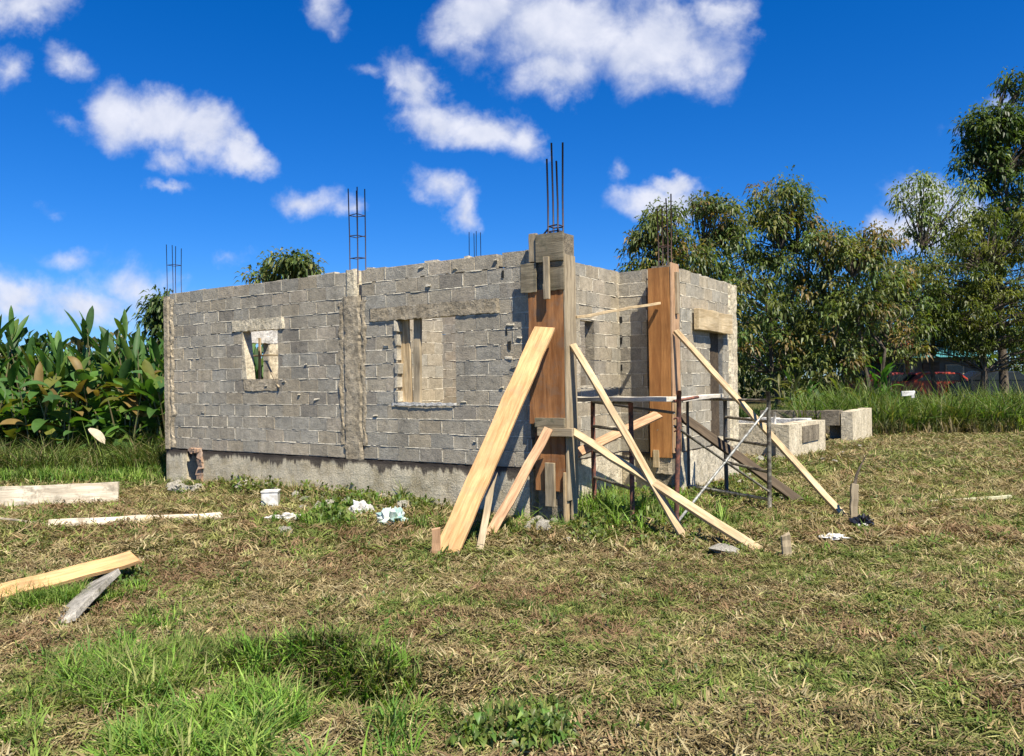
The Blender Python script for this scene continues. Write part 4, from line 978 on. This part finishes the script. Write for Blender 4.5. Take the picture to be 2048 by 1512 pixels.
# ------------------------------------------------------------------ trees
def tree(name, label, px, depth, blobs, cols, lsize=.28, per=34, ncl=60, trunks=None, group=None, trad=.10, fill=1.0, cat='tree', droop=.45, leafw=.38):
    """blobs: (px, py, rx_px, ry_px, share) in photo pixels at this depth -> crown volumes of real size round the trunk"""
    s = depth/F; x0 = at(px, 760, depth).x; e = empty(name, (x0, depth, H(x0, depth)), 0, label, cat, group)
    tb = MB(); parts = []; P = []; D = []; LL = []; CC = []
    tot = sum(b[4] for b in blobs)
    top_all = max(at(b[0], b[1], depth).z for b in blobs)
    trunks = trunks or [(0, 0)]
    nodes = []
    for (tx, ty) in trunks:
        hgt_t = top_all*R(.72, .85); pts = [Vector((tx, ty, -.2))]; n = 7
        for i in range(1, n+1): pts.append(Vector((tx+R(-.12, .12)*i*.6, ty+R(-.1, .1)*i*.6, hgt_t*i/n)))
        tb.tube(pts, [trad*(1-.8*i/n) for i in range(n+1)], 7); nodes += pts[2:]
    for (bx_, by_, rx, ry, sh) in blobs:
        c = at(bx_, by_, depth); c = Vector((c.x-x0, 0, c.z)); ax, az_ = rx*s, ry*s; ay = max(.7*ax, min(ax, 2.5))
        k = max(2, int(ncl*sh/tot*.78))
        for i in range(k):
            while True:
                q = Vector((R(-1, 1), R(-1, 1), R(-1, 1)))
                if q.length < 1: break
            q = q.normalized()*(q.length**.5)*(R(1.0, 1.25) if random.random() < .2 else 1)
            cc = c+Vector((q.x*ax, q.y*ay, q.z*az_))
            if cc.z < .5: continue
            nb = min(nodes, key=lambda n_: (n_-cc).length+max(0, n_.z-cc.z+.3)*2)
            if random.random() < .75:
                mid = (nb+cc)/2+Vector((R(-.2, .2), R(-.2, .2), R(-.1, .3)))
                tb.tube([nb, mid, cc], [trad*.3, trad*.2, .012], 4)
            base_c = np.array(random.choice(cols))*R(.8, 1.2)
            nL = int(per*R(.6, 1.4)*fill)
            r = lsize*R(1.3, 2.6)
            d = rng.normal(size=(nL, 3)); d[:, 2] = d[:, 2]*.7+.1; d /= np.linalg.norm(d, axis=1)[:, None]
            st_ = np.array(cc)+d*r*(rng.random((nL, 1))**.6)
            dd = d+np.array([0, 0, -.35])+rng.normal(size=(nL, 3))*.3; dd /= np.linalg.norm(dd, axis=1)[:, None]
            P.append(st_); D.append(dd); LL.append(lsize*rng.uniform(.6, 1.3, nL)); CC.append(base_c[None]*(1+(rng.random((nL, 1))-.5)*.6))
    P = np.concatenate(P); D = np.concatenate(D); LL = np.concatenate(LL); CC = np.concatenate(CC)
    tb.build('trunk', M['bark'], e, smooth=True)
    mass('crown', *leaves(P, D, LL, LL*leafw, CC, droop), M['leaf'], e)
    return e
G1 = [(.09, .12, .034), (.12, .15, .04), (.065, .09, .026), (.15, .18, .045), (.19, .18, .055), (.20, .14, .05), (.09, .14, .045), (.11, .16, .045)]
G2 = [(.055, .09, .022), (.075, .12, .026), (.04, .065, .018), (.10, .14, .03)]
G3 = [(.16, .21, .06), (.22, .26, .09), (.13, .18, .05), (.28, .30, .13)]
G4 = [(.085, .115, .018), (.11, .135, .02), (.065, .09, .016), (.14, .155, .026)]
gt = 'slender trees behind the house on the right'
tree('slender_tree', 'low leafy tree with orange tinged leaves right behind the bars of the orange formwork', 1320, 27, [(1330, 450, 42, 38, 2), (1300, 500, 40, 40, 1.4), (1370, 510, 45, 45, 1.4), (1290, 545, 45, 30, 1)], G1, .21, 44, 120, group=gt)
tree('slender_tree', 'leafy tree just right of the orange formwork bars, its crown wider than its left neighbour', 1430, 29, [(1425, 435, 50, 38, 1.6), (1400, 520, 50, 60, 1), (1460, 520, 60, 70, 1.4), (1440, 640, 55, 90, 1.4)], G1, .21, 42, 170, group=gt)
tree('slender_tree', 'tallest slender tree of the middle group, rising right of the house end', 1550, 30, [(1560, 410, 58, 42, 2), (1530, 480, 60, 60, 1.4), (1600, 500, 50, 70, 1.4), (1550, 600, 75, 90, 2), (1540, 710, 65, 60, 1.3)], G1, .21, 44, 260, [(0, 0), (.9, .3)], group=gt)
tree('slender_tree', 'mid height olive tree between the tallest slender tree and the open sky gap', 1680, 29, [(1665, 495, 45, 38, 1.3), (1740, 495, 45, 32, 1), (1700, 560, 85, 60, 2), (1690, 650, 85, 70, 2), (1660, 730, 60, 50, 1)], G1+[(.11, .12, .03)], .21, 44, 260, [(0, 0), (.8, -.3), (1.6, .2)], group=gt)
tree('spindly_tree', 'spindly olive sapling at the right edge of the slender trees, below the sky gap', 1780, 31, [(1785, 560, 36, 36, 1), (1800, 630, 55, 60, 1.6), (1800, 700, 50, 40, 1)], G1, .2, 30, 100, group=gt)
tree('pale_tree', 'bright pale green feathery tree before a cloud, left of the tall dark tree', 1870, 33, [(1830, 400, 50, 30, 1.2), (1880, 420, 70, 45, 1.6), (1850, 460, 50, 40, .8), (1900, 480, 60, 40, .8), (1860, 540, 50, 50, .8)], G3, .2, 34, 110)
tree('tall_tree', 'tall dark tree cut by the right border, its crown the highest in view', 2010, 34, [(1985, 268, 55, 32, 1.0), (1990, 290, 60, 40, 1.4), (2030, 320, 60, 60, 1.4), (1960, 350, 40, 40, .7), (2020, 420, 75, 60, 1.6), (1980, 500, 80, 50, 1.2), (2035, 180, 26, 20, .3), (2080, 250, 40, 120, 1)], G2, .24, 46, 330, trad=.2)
tree('bushy_tree', 'broad olive green bushy tree overhanging the houses at the right border', 1970, 32, [(1990, 480, 90, 40, 1.2), (1920, 560, 85, 60, 2), (2020, 560, 70, 70, 2), (1960, 640, 110, 50, 2.2), (2040, 680, 60, 70, 1.4), (1880, 665, 50, 40, 1), (1850, 700, 40, 16, .35), (1935, 705, 40, 20, .5)], G4, .16, 60, 460, trad=.16, cat='tree', leafw=.35)
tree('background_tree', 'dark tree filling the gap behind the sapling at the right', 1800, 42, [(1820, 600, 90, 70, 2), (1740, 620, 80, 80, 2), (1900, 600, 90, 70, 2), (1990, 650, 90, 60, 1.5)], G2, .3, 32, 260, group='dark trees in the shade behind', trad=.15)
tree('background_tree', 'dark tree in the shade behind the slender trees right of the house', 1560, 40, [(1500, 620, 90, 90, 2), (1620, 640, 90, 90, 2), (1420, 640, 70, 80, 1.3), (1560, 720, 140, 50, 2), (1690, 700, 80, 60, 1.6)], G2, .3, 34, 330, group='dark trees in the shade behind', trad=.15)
tree('distant_tree', 'round crown of a far tree peeping over the wall top left of the middle column', 585, 36, [(575, 552, 42, 12, 2), (600, 558, 28, 14, 1), (530, 572, 24, 10, .7)], G1, .3, 34, 80, trad=.15)
tree('distant_tree', 'leafy tree showing behind the left end of the house beside its steel bars', 325, 23, [(330, 606, 14, 12, 1), (318, 636, 18, 18, 1.2), (340, 665, 26, 36, 1)], G2+[(.06, .10, .03)], .22, 30, 60, trad=.08)
# understorey plants at right
ub_g = 'bright broad leaved plants under the trees'
for (px, d, h, lab, cols) in ((1755, 27, 2.3, 'vivid green banana like plant at the left end of the tall grass bank', [(.06, .16, .02), (.08, .19, .025)]), (1600, 27, 1.6, 'dark green broad leaved plant under the trees, left of the banana like plant', BL), (1570, 26.5, 1.9, 'yellowish broad leaved plant just behind the scaffold post', [(.15, .15, .04), (.12, .13, .035)]), (1660, 28, 1.5, 'yellow green broad leaved plant behind the foundation box', [(.14, .17, .04), (.09, .13, .03)])):
    q = at(px, 800, d); broad_plant('understorey_plant', q.x, d, h, 30, lab, ub_g, cols, (.35, .75), (.08, .15), .8)
# far woods as one mass closing the view at the sides and behind
def woods(name, label, fx, n, h0, h1, cols):
    P = []; D = []; LL = []; C = []
    for i in range(n):
        x, y = fx(); hh = R(h0, h1); m_ = 60
        d = rng.normal(size=(m_, 3)); d /= np.linalg.norm(d, axis=1)[:, None]
        P.append(np.array([x, y, hh])+d*R(.6, 1.4)); D.append(d); LL.append(np.full(m_, R(.3, .5))); C.append(np.tile(np.array(random.choice(cols))*R(.7, 1.2), (m_, 1)))
    tag(mass(name, *leaves(np.concatenate(P), np.concatenate(D), np.concatenate(LL), np.concatenate(LL)*.5, np.concatenate(C)), M['leaf']), label, 'woods', kind='stuff')
woods('far_woods', 'dark undergrowth and woods closing the view behind the trees on the right', lambda: (R(2, 48), R(46, 54)), 520, .3, 5.0, G2)
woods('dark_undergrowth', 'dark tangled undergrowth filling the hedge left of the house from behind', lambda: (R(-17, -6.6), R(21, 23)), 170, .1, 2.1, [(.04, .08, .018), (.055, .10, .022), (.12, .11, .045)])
woods('far_woods', 'low distant woods beyond the house and the hedge on the left', lambda: (R(-45, 4), R(48, 56)), 420, .2, 2.6, G2)
# ------------------------------------------------------------------ far houses and cars
def house(name, label, px, py, depth, w, d, h, rz, mw, mr, gable=True):
    q = at(px, py, depth); e = empty(name, (q.x, depth, .4), rz, label, 'house')
    mb = MB(); mb.box(-w/2, w/2, 0, d, 0, h); mb.build('wall', mw, e)
    mb = MB(); o = len(mb.v)
    mb.v += [(-w/2-.4, -.5, h-.1), (w/2+.4, -.5, h-.1), (w/2+.4, d+.5, h-.1), (-w/2-.4, d+.5, h-.1), (-w/2-.4, d/2, h+.9), (w/2+.4, d/2, h+.9)]
    mb.f += [(0, 1, 5, 4), (2, 3, 4, 5), (0, 4, 3), (1, 2, 5), (3, 2, 1, 0)]; mb.c += [(1, 1, 1)]*5
    mb.build('roof', mr, e)
    for x in (-w*.28, w*.25):
        f = MB(); f.box(x-.45, x+.45, -.05, .02, h*.4, h*.8); fo_ = f.build('window', M['weath'], e)
        g_ = MB(); g_.box(x-.38, x+.38, -.065, -.04, h*.43, h*.77); g_.build('pane', m_glass, fo_)
    f = MB(); f.box(-.4, .4, -.05, .02, .02, 2.0); f.build('door', M['dark_shaded_wood'], e)
    return e
m_glass = m_plain('dark_glass', (.02, .025, .03), .1)
house('far_house', 'small orange walled house with a rusty roof half hidden by the trees', 1762, 740, 40, 2.6, 5, 2.5, -.3, m_plain('orange_wall_paint', (.62, .22, .05), .8, sc=3), m_plain('rust_roof', (.30, .08, .04), .7, sc=4))
house('far_shed', 'low building with a teal metal roof under the trees at the right', 1862, 740, 41, 4.6, 5, 2.35, -.1, m_plain('dim_wall', (.10, .10, .085), .9, sc=3), m_plain('teal_metal_roof', (.07, .30, .31), .6, sc=2, col2=(.04, .16, .18)))
def car(px, depth, rz, paint, label):
    q = at(px, 760, depth); e = empty('parked_car', (q.x, depth, .45), rz, label, 'car', 'cars parked beyond the tall grass')
    prof = [(-2.1, .35), (-2.15, .75), (-2.0, .95), (-1.3, 1.0), (-.75, 1.42), (.75, 1.45), (1.35, 1.05), (2.05, .9), (2.15, .6), (2.1, .35)]
    mb = MB(); n = len(prof)
    for sy, k in ((-.82, 1), (-.72, 2), (.72, 2), (.82, 1)):
        for (x, z) in prof: mb.v.append((x, sy*(1 if z < 1.05 or k == 1 else .86), z if k == 2 or z < 1.0 else z-.03))
    for r in range(3):
        for i in range(n):
            a_ = r*n+i; b_ = r*n+(i+1) % n; mb.f.append((a_, b_, b_+n, a_+n)); mb.c.append((1, 1, 1))
    mb.f.append(tuple(reversed(range(n)))); mb.f.append(tuple(range(3*n, 4*n))); mb.c += [(1, 1, 1)]*2
    mb.build('body', paint, e, bevel=.03)
    for sy in (-1, 1):
        w = MB(); y = sy*.835; P = [(-1.1, 1.03), (-.68, 1.33), (.68, 1.35), (1.15, 1.06)]
        w.v += [(x, y-.01, z) for x, z in P]+[(x, y+.01, z) for x, z in P]; w.f += [(0, 1, 2, 3), (7, 6, 5, 4), (0, 4, 5, 1), (1, 5, 6, 2), (2, 6, 7, 3), (3, 7, 4, 0)]; w.c += [(1, 1, 1)]*6
        w.build('window', m_glass, e)
        for x in (-1.35, 1.35):
            t = MB(); t.tube([(x, sy*.62, .33), (x, sy*.84, .33)], .33, 18); wh = t.build('wheel', M['black'], e)
            t = MB(); t.tube([(x, sy*.841, .33), (x, sy*.855, .33)], .19, 14); t.build('rim', M['galv'], wh)
        l_ = MB(); l_.box(-2.17, -2.10, sy*.6-.16, sy*.6+.16, .62, .76); l_.build('headlight', M['white'], e)
    return e
car(1868, 36.5, 3.1, m_plain('red_car_paint', (.42, .05, .02), .3, .1, var=.1), 'red car parked beyond the tall grass, under the teal roofed building')
car(1793, 37, 3.3, m_plain('maroon_car_paint', (.25, .04, .03), .35, .1, var=.1), 'dark maroon car beyond the tall grass, left of the red car')
car(1985, 36, 3.0, m_plain('black_car_paint', (.02, .022, .025), .2, .1, var=.1), 'black car beyond the tall grass, nearest the right border')
p = at(1816, 788, 24.6)
mb = MB(); mb.box(-.2, .2, -.02, .02, -.05, .08, (1, 1, 1), .02); mb.box(.1, .2, -.018, .022, -.12, -.04, (1, 1, 1), .01)
o = mb.build('white_board', M['white'], loc=p); tag(o, 'small white bent board caught on top of the tall grass bank', 'board')
# ------------------------------------------------------------------ sky
SUN_AZ_VEC = Vector((.49, -.90, 0)).normalized(); EL = math.radians(56.5)
world = bpy.data.worlds.new("World"); SC.world = world; world.use_nodes = True
nt = world.node_tree; nt.nodes.clear(); t = NT(nt)
sky = t.n('ShaderNodeTexSky', sky_type='NISHITA', sun_disc=False); sky.sun_elevation = EL
sky.sun_rotation = math.atan2(SUN_AZ_VEC.x, SUN_AZ_VEC.y); sky.altitude = 0; sky.air_density = 1.0; sky.dust_density = .0; sky.ozone_density = 2.0
hs = t.n('ShaderNodeHueSaturation'); hs.inputs['Saturation'].default_value = 1.15; t.l(t.mix(1, sky.outputs[0], (.44, .66, 1.10), 'MULTIPLY'), hs.inputs['Color'])
geo = t.n('ShaderNodeTexCoord').outputs['Generated']
sp = t.n('ShaderNodeSeparateXYZ'); t.l(geo, sp.inputs[0])
yy = t.math('MAXIMUM', sp.outputs['Y'], .02)
cb = t.n('ShaderNodeCombineXYZ'); t.l(t.math('DIVIDE', sp.outputs['X'], yy), cb.inputs[0]); t.l(t.math('DIVIDE', sp.outputs['Z'], yy), cb.inputs[1])
g0 = cb.outputs[0]
wn = t.n('ShaderNodeTexNoise'); wn.inputs['Scale'].default_value = 9; wn.inputs['Detail'].default_value = 5; wn.inputs['Roughness'].default_value = .6; t.l(g0, wn.inputs['Vector'])
ws = t.n('ShaderNodeVectorMath', operation='MULTIPLY_ADD'); t.l(wn.outputs['Color'], ws.inputs[0]); ws.inputs[1].default_value = (.09, .08, 0); ws.inputs[2].default_value = (-.045, -.04, 0)
wa = t.n('ShaderNodeVectorMath', operation='ADD'); t.l(g0, wa.inputs[0]); t.l(ws.outputs[0], wa.inputs[1])
wn2 = t.n('ShaderNodeTexNoise'); wn2.inputs['Scale'].default_value = 38; wn2.inputs['Detail'].default_value = 5; wn2.inputs['Roughness'].default_value = .6; t.l(g0, wn2.inputs['Vector'])
ws2 = t.n('ShaderNodeVectorMath', operation='MULTIPLY_ADD'); t.l(wn2.outputs['Color'], ws2.inputs[0]); ws2.inputs[1].default_value = (.022, .022, 0); ws2.inputs[2].default_value = (-.011, -.011, 0)
wb = t.n('ShaderNodeVectorMath', operation='ADD'); t.l(wa.outputs[0], wb.inputs[0]); t.l(ws2.outputs[0], wb.inputs[1]); gw = wb.outputs[0]
CL = [(1130, 55, 260, 125, 0, 1), (1310, 85, 190, 110, 5, 1), (960, 40, 120, 90, 0, .95), (1110, 150, 120, 60, 0, .85), (1430, 130, 60, 70, 30, .5), (1440, 15, 90, 50, 0, .8),
      (830, 170, 55, 100, -25, .85), (880, 235, 95, 62, 15, .95), (970, 255, 110, 60, 12, .95), (1050, 275, 62, 58, 25, .85), (760, 135, 40, 20, 20, .3),
      (245, 225, 85, 90, 10, .85), (330, 235, 110, 80, 25, 1), (400, 265, 100, 70, 20, 1), (480, 300, 85, 42, 20, .9), (335, 320, 50, 40, 0, .6), (130, 235, 60, 20, 30, .3),
      (340, 373, 48, 20, 0, .55), (130, 112, 65, 45, 20, .6), (25, 130, 40, 50, 30, .55), (50, 5, 110, 55, 0, .75), (650, 20, 45, 60, -25, .45), (665, 55, 20, 30, -20, .3),
      (885, 375, 65, 42, 25, .65), (925, 425, 38, 58, -20, .6), (615, 400, 70, 40, 0, .7), (695, 410, 50, 28, 0, .6),
      (1320, 395, 115, 48, 0, 1), (1345, 362, 62, 36, 0, .95), (1255, 330, 24, 26, 20, .35), (460, 503, 45, 18, 15, .3),
      (25, 590, 110, 70, 20, .8), (170, 610, 150, 55, 10, .7), (280, 580, 120, 55, 10, .5), (150, 515, 110, 30, 5, .36), (115, 412, 35, 16, 0, .15),
      (1850, 385, 100, 60, 20, .8), (1840, 450, 120, 65, 0, .95), (1950, 430, 80, 70, 0, .9), (1990, 215, 60, 32, -10, .42), (1935, 272, 45, 14, 0, .2)]
fld = None
for (cx, cy_, rx, ry, an, st_) in CL:
    d = ray(cx, cy_); mp = t.n('ShaderNodeMapping', vector_type='TEXTURE')
    mp.inputs['Location'].default_value = (d.x/d.y, d.z/d.y, 0); mp.inputs['Rotation'].default_value = (0, 0, -math.radians(an)+ROLL); mp.inputs['Scale'].default_value = (rx/F, ry/F, 1)
    t.l(gw, mp.inputs['Vector']); ln = t.n('ShaderNodeVectorMath', operation='LENGTH'); t.l(mp.outputs[0], ln.inputs[0])
    v_ = t.math('MULTIPLY_ADD', ln.outputs['Value'], -st_, st_)
    fld = v_ if fld is None else t.math('SMOOTH_MAX', fld, v_, .08)
n1_ = t.noise(g0, 13, 9, .60, .25); n2_ = t.noise(g0, 5, 4, .5)
up_ = t.n('ShaderNodeVectorMath', operation='ADD'); t.l(g0, up_.inputs[0]); up_.inputs[1].default_value = (.006, .022, 0)
n3_ = t.noise(up_.outputs[0], 13, 5, .55, .25); n4_ = t.noise(g0, 13, 5, .55, .25)
dens = t.math('ADD', fld, t.math('MULTIPLY_ADD', n1_, 1.1, -.49))
dn = t.n('ShaderNodeMapRange', interpolation_type='SMOOTHSTEP'); dn.inputs['From Min'].default_value = .02; dn.inputs['From Max'].default_value = .80; t.l(dens, dn.inputs['Value'])
mask = t.math('MULTIPLY', dn.outputs[0], t.math('GREATER_THAN', sp.outputs['Y'], .03))
sh_ = t.n('ShaderNodeClamp'); t.l(t.math('MULTIPLY_ADD', t.math('SUBTRACT', n4_, n3_), 3.2, .45), sh_.inputs[0])
cc = t.mix(sh_.outputs[0], (4.4, 4.9, 6.3), (6.7, 6.9, 7.7))
cc = t.mix(t.math('MULTIPLY', n2_, .45), cc, (6.8, 6.9, 7.8))
mixc = t.mix(t.math('MULTIPLY', mask, .95), hs.outputs[0], cc)
bg = t.n('ShaderNodeBackground'); bg.inputs['Strength'].default_value = .072; t.l(mixc, bg.inputs['Color'])
wo = t.n('ShaderNodeOutputWorld'); t.l(bg.outputs[0], wo.inputs['Surface'])
sl = bpy.data.lights.new('sun', 'SUN'); sl.energy = 5.0; sl.angle = math.radians(.5); sl.color = (1, .93, .80)
so = bpy.data.objects.new('sun', sl); COL.objects.link(so)
sd = Vector((SUN_AZ_VEC.x*math.cos(EL), SUN_AZ_VEC.y*math.cos(EL), math.sin(EL))); so.rotation_euler = sd.to_track_quat('Z', 'Y').to_euler()
# ------------------------------------------------------------------ camera
cam = bpy.data.cameras.new('camera'); co = bpy.data.objects.new('camera', cam); COL.objects.link(co)
cam.sensor_width = 36; cam.lens = 36*F/2048; cam.clip_end = 3000; cam.clip_start = .05
co.location = (0, 0, EYE)
co.rotation_euler = (Matrix.Rotation(math.pi/2+PITCH, 3, 'X') @ Matrix.Rotation(-ROLL, 3, 'Z')).to_euler()
SC.camera = co
SC.view_settings.view_transform = 'Standard'; SC.view_settings.look = 'None'; SC.view_settings.exposure = .85; SC.view_settings.gamma = 1
